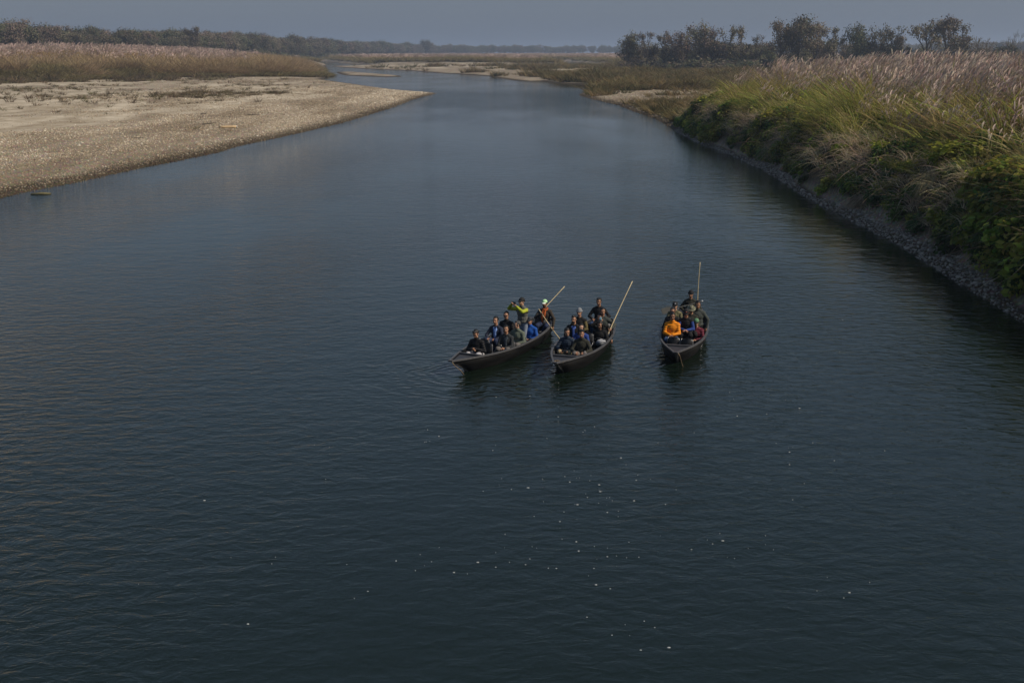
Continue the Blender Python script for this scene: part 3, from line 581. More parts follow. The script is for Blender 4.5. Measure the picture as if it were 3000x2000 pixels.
def add_tree(name, u, top, d, style, label, seed, group='trees on the right skyline', zg=None, wid=1.0):
    x = (u - 1500) / FPX * d; y = d; z0 = ground_z(x, y); Hh = CAM_H + (153 - top) / FPX * d * 1.0 - z0
    t_, c_ = tree_mesh(Hh, ST[style], seed)
    root = bpy.data.objects.new(name, None); COL.objects.link(root); root.location = (x, y, z0); root.empty_display_size = .5; root.scale = (wid, wid, 1)
    tag(root, label, 'tree', group)
    link('trunk', t_, root)
    if c_ is not None: link('crown', c_, root)
TREES = [
 ('broadleaf_tree', 1832, 95, 530, 'round', 'leftmost rounded tree of the right-hand wood, beside the far water', 1.0),
 ('broadleaf_tree', 1886, 97, 525, 'slim', 'slender gappy tree second from the left end of the wood', 1.0),
 ('broadleaf_tree', 1930, 95, 520, 'slim', 'narrow tree third from the left end of the wood', 1.1),
 ('broadleaf_tree', 1985, 78, 512, 'dry', 'broad brownish tree rising left of the wood\'s pointed crown', 1.05),
 ('broadleaf_tree', 2039, 69, 505, 'round', 'tallest pointed tree in the left half of the wood', .9),
 ('broadleaf_tree', 2072, 86, 500, 'dry', 'brownish tree just right of the tall pointed one', 1.0),
 ('broadleaf_tree', 2107, 79, 498, 'slim', 'thin pale topped tree left of the creeper-covered trunk', .9),
 ('creeper_clad_tree', 2148, 79, 492, 'slim', 'slender creeper-covered tree standing free against the sky', 1.0),
 ('broadleaf_tree', 2194, 105, 488, 'slim', 'small lone slim tree in the gap of the wood', .75),
 ('broadleaf_tree', 2262, 69, 480, 'round', 'dark tree on the left shoulder of the highest clump', .85),
 ('broadleaf_tree', 2314, 51, 478, 'dense', 'dark dense tree crowning the highest clump of the wood', .75),
 ('broadleaf_tree', 2361, 71, 476, 'dry', 'brownish tree on the right shoulder of the highest clump', .95),
 ('broadleaf_tree', 2418, 84, 474, 'airy', 'see-through tree with sky showing between its branches right of the clump', .9),
 ('broadleaf_tree', 2478, 74, 472, 'dense', 'tree with a small rounded dark crown in mid wood', .65),
 ('broadleaf_tree', 2540, 79, 470, 'round', 'left tree of a close pair right of the rounded crown', .7),
 ('broadleaf_tree', 2578, 77, 468, 'slim', 'right tree of a close pair right of the rounded crown', 1.0),
 ('broadleaf_tree', 2612, 103, 466, 'airy', 'low sparse tree just left of the great spreading tree', .8),
 ('spreading_tree', 2683, 56, 462, 'airy', 'tall airy tree forming the left half of the great spreading pair', .95),
 ('spreading_tree', 2735, 51, 460, 'airy', 'tallest airy tree with fanned limbs on the right skyline', 1.0),
 ('broadleaf_tree', 2776, 76, 458, 'airy', 'airy tree leaning against the right of the great spreading pair', .95),
 ('bare_tree', 2841, 105, 455, 'bare', 'low leafless tree with twiggy rounded top on the right', 1.1),
 ('bare_tree', 2896, 92, 450, 'bare_lean', 'leafless tree leaning right, farthest right on the skyline', .85),
]
for i, (nm, u, top, d, st, lab, wdt) in enumerate(TREES): add_tree(nm, u, top, d, st, lab, 300 + i, wid=wdt)
add_tree('emergent_tree', 593, 81, 735, 'airy', 'flat topped tree rising above the left forest canopy', 400, 'trees above the left forest')
add_tree('emergent_tree', 86, 60, 566, 'dry', 'bare topped pale tree rising from the left forest near the frame edge', 401, 'trees above the left forest')
add_tree('emergent_tree', 1255, 119, 2050, 'dense', 'lone tall tree standing up from the distant hazy treeline', 402, 'trees above the left forest')

# ------------------------------------------------------------------ solid building blocks
class Solid:
    def __init__(s): s.V = []; s.F = []
    def _frame(s, d):
        d = np.array(d, float); d /= np.linalg.norm(d) + 1e-12
        u = np.cross(d, [0, 0, 1.]) if abs(d[2]) < .95 else np.cross(d, [1., 0, 0]); u /= np.linalg.norm(u); return d, u, np.cross(d, u)
    def rings(s, rings, cap=True):
        n = len(rings[0]); i0 = len(s.V)
        for r in rings: s.V += [np.array(q, float) for q in r]
        for k in range(len(rings) - 1):
            for j in range(n): a = i0 + k * n; s.F.append((a + j, a + (j + 1) % n, a + n + (j + 1) % n, a + n + j))
        if cap: s.F.append(tuple(range(i0 + n - 1, i0 - 1, -1))); e = i0 + (len(rings) - 1) * n; s.F.append(tuple(range(e, e + n)))
        return s
    def capsule(s, a, b, r0, r1=None, n=10, flat=1.0):
        r1 = r0 if r1 is None else r1; a = np.array(a, float); b = np.array(b, float); d, u, v = s._frame(b - a)
        R = []
        for th in (-1.35, -.8, -.35): R.append((a + d * math.sin(th) * r0, r0 * math.cos(th)))
        R += [(a, r0), (b, r1)]
        for th in (.35, .8, 1.35): R.append((b + d * math.sin(th) * r1, r1 * math.cos(th)))
        return s.rings([[c + (u * math.cos(6.2832 * k / n) + v * math.sin(6.2832 * k / n) * flat) * r for k in range(n)] for c, r in R])
    def tube(s, pts, r, n=8):
        pts = [np.array(p, float) for p in pts]; R = []
        for i, p in enumerate(pts):
            d = pts[min(i + 1, len(pts) - 1)] - pts[max(i - 1, 0)]; _, u, v = s._frame(d); rr = r[i] if isinstance(r, (list, tuple)) else r
            R.append([p + (u * math.cos(6.2832 * k / n) + v * math.sin(6.2832 * k / n)) * rr for k in range(n)])
        return s.rings(R)
    def ell(s, c, rad_, n=14, m=9, rot=None, half=False):
        c = np.array(c, float); R = []
        for i in range(m):
            th = -math.pi / 2 + math.pi * (i + .35) / (m - .3) if not half else -.12 + (math.pi / 2 + .06) * i / (m - 1)
            ring = []
            for k in range(n):
                ph = 6.2832 * k / n; v = np.array([math.cos(ph) * math.cos(th) * rad_[0], math.sin(ph) * math.cos(th) * rad_[1], math.sin(th) * rad_[2]])
                ring.append(c + (rot @ v if rot is not None else v))
            R.append(ring)
        return s.rings(R)
    def box(s, c, h, rot=None, bev=.15):
        """box with chamfered edges"""
        c = np.array(c, float); h = np.array(h, float); b = min(h) * bev; R = []
        for z, q in ((-h[2], b), (-h[2] + b, 0), (h[2] - b, 0), (h[2], b)):
            x, y = h[0] - q, h[1] - q; k = b * .9
            ring = [(-x + k, -y, z), (x - k, -y, z), (x, -y + k, z), (x, y - k, z), (x - k, y, z), (-x + k, y, z), (-x, y - k, z), (-x, -y + k, z)]
            R.append([c + (rot @ np.array(q_) if rot is not None else np.array(q_)) for q_ in ring])
        return s.rings(R)
    def mesh(s, name, mat, smooth=True): return mesh_np(name, [tuple(map(float, v)) for v in s.V], [list(f) for f in s.F], mat, smooth)
def rotz(a): c, s_ = math.cos(a), math.sin(a); return np.array([[c, -s_, 0], [s_, c, 0], [0, 0, 1.]])
def rotx(a): c, s_ = math.cos(a), math.sin(a); return np.array([[1., 0, 0], [0, c, -s_], [0, s_, c]])
def roty(a): c, s_ = math.cos(a), math.sin(a); return np.array([[c, 0, s_], [0, 1., 0], [-s_, 0, c]])

# ------------------------------------------------------------------ boats
def boat_mats(k, scuff):
    m, nt, out = newmat('tarred_hull'); L = nt.links.new
    tc = N(nt, 'TexCoord'); n1 = N(nt, 'TexNoise', Scale=3., Detail=6.); n2 = N(nt, 'TexNoise', Scale=8., Detail=7., Roughness=.7); mp = N(nt, 'Mapping'); mp.inputs['Scale'].default_value = (1, .35, 1.6); mp.inputs['Location'].default_value = (k * 3.1, k, 0)
    L(tc.outputs['Object'], mp.inputs[0]); L(mp.outputs[0], n1.inputs['Vector']); L(mp.outputs[0], n2.inputs['Vector'])
    r = N(nt, 'ValToRGB'); e = r.color_ramp.elements; e[0].position = .35; e[0].color = (.0035, .0035, .004, 1); e[1].position = .80; e[1].color = (.014, .0135, .013, 1); L(n1.outputs['Fac'], r.inputs[0])
    r2 = N(nt, 'ValToRGB'); e = r2.color_ramp.elements; e[0].position = .66 - scuff; e[0].color = (0, 0, 0, 1); e[1].position = .73 - scuff; e[1].color = (1, 1, 1, 1); L(n2.outputs['Fac'], r2.inputs[0])
    mx = N(nt, 'Mix', data_type='RGBA'); mx.inputs[7].default_value = (.12, .11, .10, 1); ml = N(nt, 'Math', operation='MULTIPLY'); ml.inputs[1].default_value = .5; L(r2.outputs[0], ml.inputs[0]); L(ml.outputs[0], mx.inputs[0]); L(r.outputs[0], mx.inputs[6])
    p = N(nt, 'BsdfPrincipled', Roughness=.6); p.inputs['Specular IOR Level'].default_value = .12; b = N(nt, 'Bump', Strength=.5, Distance=.01); L(n1.outputs['Fac'], b.inputs['Height']); L(b.outputs[0], p.inputs['Normal'])
    L(mx.outputs[2], p.inputs['Base Color']); L(p.outputs[0], out.inputs[0]); return m
M_RAIL = simple('worn_gunwale_wood', (.075, .075, .08), .5, .5, 9, .004, 40)
M_DECK = simple('grey_deck_board', (.036, .037, .043), .55, .4, 7, .004, 30)
M_FLOOR = simple('boat_floor_board', (.022, .020, .018), .7, .4, 8, .004, 30)
M_ROPE = simple('old_rope', (.22, .16, .10), .9, .3, 40, .002, 200)
BSTATION = [0, .04, .09, .15, .23, .33, .45, .58, .70, .80, .88, .95, 1.0]
BHALF = [.05, .14, .29, .46, .66, .85, .97, 1.0, .96, .86, .73, .57, .44]
BSHEER = [.52, .50, .475, .45, .42, .39, .368, .36, .37, .39, .42, .455, .48]
BOATOBJ = {}
def boat_half(t, half): return np.interp(t, BSTATION, BHALF) * half
def make_boat(k, half, label, scuff):
    tip, ax, L_ = BOATS[k]; c = tip + ax * (L_ / 2)
    root = bpy.data.objects.new('wooden_canoe', None); COL.objects.link(root); root.location = (c.x, c.y, 0); root.rotation_euler = (0, 0, math.atan2(-ax.x, ax.y))
    tag(root, label, 'boat', 'wooden canoes full of passengers'); BOATOBJ[k] = (root, c, ax, L_, half)
    hullm = boat_mats(k, scuff); st = np.linspace(0, 1, 45); hb = boat_half(st, half); sh = np.interp(st, BSTATION, BSHEER)
    # smooth the interpolation
    for _ in range(3): hb[1:-1] = (hb[:-2] + 2 * hb[1:-1] + hb[2:]) / 4; sh[1:-1] = (sh[:-2] + 2 * sh[1:-1] + sh[2:]) / 4
    def section(i, inset):
        t = st[i]; b = max(hb[i] - inset, .006); z1 = sh[i]; rake = 1.0 * max(0, 1 - t / .32) ** 1.5; y = (t - .5) * L_
        kz = -.14 + .12 * float((1 - sstep(0, .10, t))) + .12 * float(sstep(.85, 1, t)) + inset * 1.2
        bw = b * (.28 + .34 * float(sstep(0, .35, t)))
        pts = []
        for x, z, q in ((-b, z1, 0), (-b * .95, z1 * .62 + kz * .38, .38), (-(bw * .6 + b * .4), z1 * .22 + kz * .78, .78), (-bw * .9, kz + .01, 1), (0, kz - .015, 1), (bw * .9, kz + .01, 1), ((bw * .6 + b * .4), z1 * .22 + kz * .78, .78), (b * .95, z1 * .62 + kz * .38, .38), (b, z1, 0)):
            pts.append((x, y + rake * q, z))
        return pts
    S = Solid(); n = 9; O = [section(i, 0) for i in range(45)]; Inn = [section(i, .035) for i in range(45)]
    for r in O: S.V += [np.array(q) for q in r]
    for r in Inn: S.V += [np.array(q) for q in r]
    NI = 45 * n
    for i in range(44):
        for j in range(n - 1):
            a = i * n + j; S.F.append((a, a + 1, a + n + 1, a + n)); b_ = NI + a; S.F.append((b_, b_ + n, b_ + n + 1, b_ + 1))
        for j in (0, n - 1):
            a = i * n + j; S.F.append((a, a + n, NI + a + n, NI + a) if j == 0 else (a, NI + a, NI + a + n, a + n))
    S.F.append(tuple(range(n))); S.F.append(tuple(44 * n + j for j in range(n - 1, -1, -1))); S.F.append(tuple(NI + 44 * n + j for j in range(n)))
    link('hull', S.mesh('hull', hullm), root)
    for sgn in (-1, 1):
        R = [];
        for i in range(45):
            y = (st[i] - .5) * L_; x = sgn * hb[i]; z = sh[i]
            R.append([(x - .030, y, z - .028), (x + .026, y, z - .028), (x + .026, y, z + .014), (x - .030, y, z + .014)])
        link('gunwale', Solid().rings(R).mesh('gunwale', M_RAIL, False), root)
    def deck(t0, t1, dz, name, m):
        R = []; D = Solid(); ii = [i for i in range(45) if t0 <= st[i] <= t1]
        for i in ii:
            y = (st[i] - .5) * L_; b = max(hb[i] - .02, .01); z = sh[i] - dz
            R.append([(-b, y, z - .025), (b, y, z - .025), (b, y, z), (-b, y, z)])
        D.rings(R); return link(name, D.mesh(name, m, False), root)
    deck(.02, .185, .035, 'fore_deck', M_DECK); deck(.90, .985, .04, 'stern_deck', M_DECK)
    D = Solid(); i = int(.19 * 44); b = boat_half(.19, half) - .02; y = (.19 - .5) * L_; D.box((0, y, np.interp(.19, BSTATION, BSHEER) - .01), (b, .028, .03)); link('deck_beam', D.mesh('deck_beam', M_RAIL, False), root)
    R = []
    for t in np.linspace(.14, .93, 24):
        b = boat_half(t, half) * (.36 + .26 * float(sstep(0, .35, t))); y = (t - .5) * L_; R.append([(-b, y, -.05), (b, y, -.05), (b, y, -.02), (-b, y, -.02)])
    link('floor_board', Solid().rings(R).mesh('floor_board', M_FLOOR, False), root)
    for t in (.30, .44, .58, .72, .84):
        b = boat_half(t, half); y = (t - .5) * L_; z = np.interp(t, BSTATION, BSHEER)
        for sgn in (-1, 1):
            link('rib', Solid().tube([(sgn * (b - .045), y, z - .02), (sgn * (b - .055), y, z * .5), (sgn * b * .62, y, -.03)], .02, 6).mesh('rib', M_RAIL), root)
    t = .78; b = boat_half(t, half) - .04; D = Solid(); D.box((0, (t - .5) * L_, .24), (b, .09, .018)); link('thwart', D.mesh('thwart', M_DECK, False), root)
    # stem post
    D = Solid(); D.rings([[(-w_, -L_ / 2 + q_ - .035, z_), (w_, -L_ / 2 + q_ - .035, z_), (w_, -L_ / 2 + q_ + .05, z_), (-w_, -L_ / 2 + q_ + .05, z_)] for w_, q_, z_ in ((.035, .0, .54), (.03, .36, .33), (.026, .74, .13), (.022, 1.0, -.02), (.02, 1.1, -.09))])
    link('stem', D.mesh('stem', M_RAIL, False), root)
    return root
b1 = make_boat(1, .70, 'black wooden canoe carrying the man who stands with a phone, leftmost of three', .035)
b2 = make_boat(2, .71, 'black wooden canoe in the middle, with tangled rope on its bow deck', -.05)
b3 = make_boat(3, .71, 'grey black canoe apart on the right, carrying the orange jacket', .0)
def local_tube(parent, name, pts, r, m): return link(name, Solid().tube(pts, r, 6).mesh(name, m), parent)
L1 = BOATS[1][2]; local_tube(b1, 'mooring_rope', [(.0, -L1 / 2 + .12, .51), (.05, -L1 / 2 + .02, .48), (.075, -L1 / 2 + .12, .36), (.085, -L1 / 2 + .45, .14), (.09, -L1 / 2 + .62, -.03)], .012, M_ROPE)
L3 = BOATS[3][2]; local_tube(b3, 'mooring_rope', [(-.03, -L3 / 2 + .16, .50), (.06, -L3 / 2 + .10, .50), (.12, -L3 / 2 + .09, .40), (.15, -L3 / 2 + .30, .20), (.17, -L3 / 2 + .5, .03), (.20, -L3 / 2 + .56, -.03)], .013, M_ROPE)
local_tube(b3, 'mooring_ring', [(-.05 + .035 * math.cos(a), -L3 / 2 + .20 + .035 * math.sin(a), .465) for a in np.linspace(0, 6.28, 11)], .008, M_RAIL)
L2 = BOATS[2][2]
rp_pts = []
for a in np.linspace(0, 15, 60): rp_pts.append((.02 + (.11 + .03 * math.sin(a * 2.3)) * math.cos(a), -L2 / 2 + .36 + (.055 + .02 * math.sin(a * 1.7)) * math.sin(a), .445 + .01 * math.sin(a * 3.1) + a * .002))
tag(link('rope_coil', Solid().tube(rp_pts, .012, 6).mesh('rope_coil', M_ROPE)), 'tangle of brown rope lying on the middle canoe bow deck', 'rope')
rc = bpy.data.objects['rope_coil']; rc.location = b2.location; rc.rotation_euler = b2.rotation_euler
# foot splash stain on the bow of the left canoe comes from its hull material

# ------------------------------------------------------------------ chairs in the boats
M_PLASTIC = simple('black_moulded_plastic', (.014, .014, .016), .38, .2, 8, spec=.5)
M_TUBE = simple('steel_chair_tube', (.30, .30, .31), .35, .15, 10, metal=.9)
def chair_meshes():
    S = Solid(); S.box((0, .02, 0), (.172, .17, .018), bev=.6); seat = S.mesh('seat', M_PLASTIC)
    R = []
    for z, w, y in ((.03, .16, -.185), (.12, .172, -.20), (.22, .175, -.215), (.29, .165, -.225), (.325, .135, -.23), (.335, .09, -.231)):
        R.append([(-w, y + .03, z), (-w * .5, y, z), (0, y - .008, z), (w * .5, y, z), (w, y + .03, z), (w, y + .05, z), (0, y + .015, z), (-w, y + .05, z)])
    back = Solid().rings(R).mesh('backrest', M_PLASTIC)
    fr = []
    for sg in (-1, 1):
        fr.append(Solid().tube([(sg * .12, .17, -.12), (sg * .175, .17, .0), (sg * .178, -.10, .0), (sg * .18, -.17, .06), (sg * .18, -.20, .26), (sg * .15, -.225, .33)], .011, 6).mesh('side_frame', M_TUBE))
    legs = [Solid().tube([(sg * .17, -.08, 0), (sg * .11, -.16, -.12)], .011, 6).mesh('leg', M_TUBE) for sg in (-1, 1)]
    return seat, back, fr, legs
CH = chair_meshes()
def chair(loc, yaw, seat_z, label):
    root = bpy.data.objects.new('low_chair', None); COL.objects.link(root); root.location = (loc[0], loc[1], seat_z); root.rotation_euler = (0, 0, yaw); root.empty_display_size = .2
    tag(root, label, 'chair', 'black chairs set in the canoes')
    link('seat', CH[0], root); link('backrest', CH[1], root)
    for m in CH[2]: link('side_frame', m, root)
    for m in CH[3]: link('leg', m, root)
    return root

# ------------------------------------------------------------------ people
M_SKIN = [simple('skin_tone_%d' % i, c, .5, .12, 30, spec=.35) for i, c in enumerate(((.40, .215, .135), (.32, .165, .10), (.46, .27, .185), (.23, .115, .07)))]
M_HAIR = simple('black_hair', (.010, .009, .009), .45, .3, 90, .003, 160, spec=.4)
M_GREYHAIR = simple('greying_hair', (.05, .05, .05), .5, .4, 90, .003, 160)
M_EYE = simple('eye', (.015, .012, .011), .3, .1, 5)
M_LIP = simple('lips', (.17, .06, .05), .5, .1, 9)
M_SHOE = simple('dark_shoe', (.02, .018, .017), .5, .3, 12)
M_LENS = simple('dark_lens', (.006, .006, .007), .12, .1, 5, spec=.6)
M_WHITE = simple('white_cloth', (.62, .63, .66), .8, .1, 20)
def cloth(name, c, puff=False, rough=.85): return simple(name, c, rough if not puff else .5, .22, 9, bump=.016, bscale=13, spec=.25) if not puff else simple(name, c, .62, .2, 9, wave=.009, wscale=5.2, spec=.2)
def camo(name, cs):
    m, nt, out = newmat(name); L = nt.links.new; tc = N(nt, 'TexCoord'); n = N(nt, 'TexNoise', Scale=16., Detail=2.); L(tc.outputs['Object'], n.inputs['Vector'])
    r = N(nt, 'ValToRGB'); r.color_ramp.interpolation = 'CONSTANT'; e = r.color_ramp.elements; e[0].color = rgba(cs[0]); e[1].position = .45; e[1].color = rgba(cs[1]); q = e.new(.56); q.color = rgba(cs[2]); L(n.outputs['Fac'], r.inputs[0])
    p = N(nt, 'BsdfPrincipled', Roughness=.85); L(r.outputs[0], p.inputs['Base Color']); L(p.outputs[0], out.inputs[0]); return m
JOBS = []     # (object to receive the mesh, solid, voxel, smoothing, extra solid, material)
def job(o, S, vox, it, mat, extra=None): JOBS.append((o, S, vox, it, mat, extra))
def ik(a, t, l1, l2, pole):
    a = np.array(a, float); t = np.array(t, float); d = t - a; D = np.linalg.norm(d)
    if D > (l1 + l2) * .985: t = a + d / D * (l1 + l2) * .985; d = t - a; D = np.linalg.norm(d)
    D = max(D, abs(l1 - l2) + .02); dn = d / np.linalg.norm(d); x = (l1 * l1 - l2 * l2 + D * D) / (2 * D); h = math.sqrt(max(l1 * l1 - x * x, 0))
    pole = np.array(pole, float); pl = pole - dn * pole.dot(dn); pl /= np.linalg.norm(pl) + 1e-9
    return a + dn * x + pl * h, t
FLOOR = -.02
PEOPLE = {}
def person(key, uv, zc, yaw_off, label, top, legs, boat, lean=.08, head=(0, 0), wr='lap', standing=False, skin=0, hair='short', hat=None, shirt=None, puff=1.0, shades=False, vest=None, scarf=None, seat='chair', chair_label=None, hand_curl=1.0, beard=False, hairm=None, k=.94, collar=None, lat=None, zr=(.77, 1.14)):
    """one figure: the head centre sits on the pixel's ray at height zc; the rest follows the seat or floor it uses"""
    broot, bc, ax, L_, half = BOATOBJ[boat]
    yaw = math.atan2(ax.x, -ax.y) + math.radians(yaw_off)            # facing the bow
    Rz = rotz(yaw)
    Rl = rotx(-lean)
    if lat is not None:                     # where the sight line crosses this seat's row in the boat
        pr_ = np.array([ax.y, -ax.x]); fw_ = Rz @ np.array([0, .5 * math.sin(lean) * k + .045 * k, 0])
        best = min(np.linspace(zr[0], zr[1], 61), key=lambda z_: abs((np.array(px(uv[0], uv[1], z_)) - fw_[:2] - np.array([bc.x, bc.y])).dot(pr_) - lat) + .15 * abs(z_ - zc)); zc = float(best)
    if standing:
        hipz = zc - (.52 + .20) * k * math.cos(lean)
        hipz = hipz; hip = np.array([0, 0, hipz - FLOOR])
    else:
        hipz = zc - (.50 * math.cos(lean) + .185) * k; hip = np.array([0, 0, hipz - FLOOR])
    sp = lambda z, x=0, y=0: hip + Rl @ (np.array([x, y, z]) * k)
    neck0 = sp(.47); neck1 = sp(.55, 0, .015); hc = neck1 + np.array([0, .03, .125]) * k
    w = px(uv[0], uv[1], zc); off = Rz @ hc
    base = (w[0] - off[0], w[1] - off[1], FLOOR)
    rot = (0, 0, yaw)
    # head frame
    Rh = rotz(math.radians(head[0])) @ rotx(math.radians(-head[1]))
    hp = lambda x, y, z: hc + Rh @ (np.array([x, y, z]) * k)
    # ---- legs
    if standing:
        kn = [np.array([s_ * .09 + (lat or 0) * .2, .03, (hip[2]) * .52]) for s_ in (-1, 1)]; an = [np.array([s_ * .09 + (lat or 0) * .62, 0, .09]) for s_ in (-1, 1)]
    else:
        kz = min(hip[2] + .10, .46 * k) if hip[2] < .52 else hip[2] - .02
        kn = [np.array([s_ * .15, .41 * k, kz]) for s_ in (-1, 1)]; an = [np.array([s_ * .08 + (lat or 0) * .62, .36 * k, max(.10, kz - .40 * k)]) for s_ in (-1, 1)]
    hj = [hip + np.array([s_ * .09, 0, -.01]) for s_ in (-1, 1)]
    # ---- arms
    sh = [sp(.41, s_ * .168) for s_ in (-1, 1)]
    presets = {'lap': ((-.07, .26, .10), (.08, .27, .10)), 'phone': ((-.06, .27, .20), (.07, .28, .19)), 'knees': ((-.15, .37, .15), (.15, .37, .15)), 'clasp': ((-.03, .30, .12), (.045, .31, .12)), 'side': ((-.27, .05, -.10), (.27, .05, -.10))}
    tg = presets[wr] if isinstance(wr, str) else wr
    arms = []
    for i, s_ in enumerate((-1, 1)):
        el, wv = ik(sh[i], hip + np.array(tg[i]) * k, .29 * k, .255 * k, (s_ * .8, -.25, -.6)); arms.append((sh[i], el, wv))
    # ---- body (one continuous skin surface)
    B = Solid()
    B.ell(hp(0, -.012, .03), np.array((.076, .096, .098)) * k, rot=Rh); B.ell(hp(0, .022, -.045), np.array((.060, .070, .075)) * k, rot=Rh); B.ell(hp(0, .060, -.088), np.array((.028, .026, .024)) * k, rot=Rh)
    B.capsule(hp(0, .084, .012), hp(0, .106, -.026), .010, .0165, 8); B.capsule(hp(-.045, .068, .028), hp(.045, .068, .028), .017, .017, 8)
    for s_ in (-1, 1): B.ell(hp(s_ * .078, -.006, -.008), np.array((.013, .022, .034)) * k, rot=Rh, n=8, m=6); B.ell(hp(s_ * .042, .058, -.03), np.array((.026, .026, .026)) * k, rot=Rh, n=8, m=6)
    B.capsule(neck0, hc + np.array([0, -.02, -.04]), .058, .052)
    B.ell(sp(.30), np.array((.145, .095, .17)) * k, rot=Rl); B.ell(sp(.12), np.array((.125, .09, .14)) * k, rot=Rl); B.ell(hip, (.13, .10, .09)); B.capsule(sh[0], sh[1], .045)
    F_ = Solid()
    for (a, e_, wv), s_ in zip(arms, (-1, 1)):
        B.capsule(a, e_, .042, .036); B.capsule(e_, wv, .035, .026)
        d, u, v = B._frame(wv - e_); inw = np.array([-s_, .15, 0.]); inw -= d * inw.dot(d); inw /= np.linalg.norm(inw) + 1e-9; nrm = np.cross(d, inw)
        if nrm[2] > 0: nrm = -nrm                        # palm side faces down
        pc = wv + d * .05; pm = np.stack([inw, d, nrm], 1)
        B.ell(pc, (.040, .052, .018), n=10, m=7, rot=pm)
        for q, (lx, ll) in enumerate(((.028, .070), (.010, .080), (-.009, .075), (-.027, .060))):
            f0 = pc + inw * lx + d * .035; cu = .55 * hand_curl
            f1 = f0 + (d * math.cos(cu) + nrm * math.sin(cu)) * ll * .5; f2 = f1 + (d * math.cos(cu * 2.4) + nrm * math.sin(cu * 2.4)) * ll * .5
            F_.tube([f0, f1, f2], [.0095, .009, .0075], 6)
        t0 = pc + inw * .032 - d * .02; t1 = t0 + (inw * .75 + d * .65) * .036; t2 = t1 + (inw * .15 + d * .95 + nrm * .35) * .032; F_.tube([t0, t1, t2], [.012, .0105, .0085], 6)
    for i in (0, 1):
        B.capsule(hj[i], kn[i], .070, .050); B.capsule(kn[i], an[i], .048, .034); B.capsule(an[i], an[i] + np.array([(i * 2 - 1) * .02, .12, -.045]), .034, .026)
    o = bpy.data.objects.new('person', None if False else bpy.data.meshes.new('person')); COL.objects.link(o); o.location = base; o.rotation_euler = rot
    tag(o, label, 'person', 'people in the canoes'); job(o, B, .0125, 2, M_SKIN[skin], F_)
    def child(name, S=None, mat=None, vox=None, it=3, parent=None, smooth=True):
        c = bpy.data.objects.new(name, bpy.data.meshes.new(name)); COL.objects.link(c); c.parent = parent or o
        if vox: job(c, S, vox, it, mat)
        else: c.data = S.mesh(name, mat, smooth)
        return c
    # ---- trousers, shoes
    T = Solid(); T.ell(hip + np.array([0, 0, -.005]), (.172, .125, .105)); T.ell(sp(.08), np.array((.155, .115, .09)) * k, rot=Rl)
    for i in (0, 1):
        T.capsule(hj[i], kn[i], .095, .074); T.capsule(kn[i], an[i] + np.array([0, 0, .03]), .070, .060)
        if not standing: T.ell(kn[i], (.078, .078, .078))
    child('trousers', T, legs, .017)
    for i in (0, 1): child('shoe', Solid().capsule(an[i] + np.array([0, -.03, -.035]), an[i] + np.array([(i * 2 - 1) * .02, .15, -.05]), .047, .038), M_SHOE)
    # ---- jacket
    J = Solid(); pf = puff
    J.ell(sp(.30), np.array((.180 * pf, .130 * pf, .185)) * k, rot=Rl); J.ell(sp(.13), np.array((.168 * pf, .130 * pf, .16)) * k, rot=Rl); J.ell(sp(.03), np.array((.182 * pf, .142 * pf, .10)) * k, rot=Rl)
    J.capsule(sh[0] + np.array([0, 0, -.012]), sh[1] + np.array([0, 0, -.012]), .072 * pf); J.capsule(sp(.40), sp(.475, 0, .0), .085, .070)
    for i in (0, 1): J.capsule(sp(.475, (i * 2 - 1) * .05), sh[i] + np.array([0, 0, -.02]), .058, .066 * pf)
    if collar: J.capsule(sp(.47), sp(.53, 0, .01), .072, .068)
    S2 = J if vest is None else Solid()
    for a, e_, wv in arms:
        S2.capsule(a, e_, .060 * pf, .050 * pf); S2.capsule(e_, wv - (wv - e_) * .06, .051 * pf, .040 * pf)
        mid = (a + e_) / 2; pass
    child('jacket', J, top, .016, 2)
    if vest is not None: child('sleeves', S2, vest, .016, 2)
    if shirt is not None:
        S = Solid(); S.rings([[sp(z, x * wd, y) for x, y in ((-1, .09), (-.5, .118 + yo), (0, .128 + yo), (.5, .118 + yo), (1, .09))] for z, wd, yo in ((.475, .060, -.045), (.41, .080, -.004), (.33, .075, .018), (.24, .065, .022), (.15, .055, .020), (.08, .05, .018))])
        child('shirt', S, shirt)
        for s_ in (-1, 1): child('shirt_collar', Solid().capsule(sp(.495, s_ * .055, .01), sp(.445, s_ * .03, .085), .016, .012, 6), shirt if shirt is not None else top)
    # ---- hair, face
    hm = hairm or M_HAIR; Hh = Solid()
    if hat != 'hood':
        Hh.ell(hp(0, -.038, .040), np.array((.086, .100, .098)) * k, rot=Rh)
        Hh.ell(hp(0, .004, .096), np.array((.066, .060, .038)) * k, rot=Rh, n=10, m=7)
        if hair == 'quiff': Hh.ell(hp(.01, .045, .118), np.array((.055, .045, .032)) * k, rot=Rh, n=10, m=7)
        if hair == 'long':
            for s_ in (-1, 1): Hh.capsule(hp(s_ * .072, -.01, .02), hp(s_ * .085, .0, -.20), .034, .030, 8)
            Hh.capsule(hp(0, -.08, .02), hp(0, -.10, -.22), .07, .055)
        for s_ in (-1, 1): Hh.capsule(hp(s_ * .074, .018, .03), hp(s_ * .074, .012, -.012), .013, .010, 6)
        child('hair', Hh, hm, .012, 1)
    E_ = Solid().ell((0, 0, 0), (.010, .006, .006), n=8, m=6)
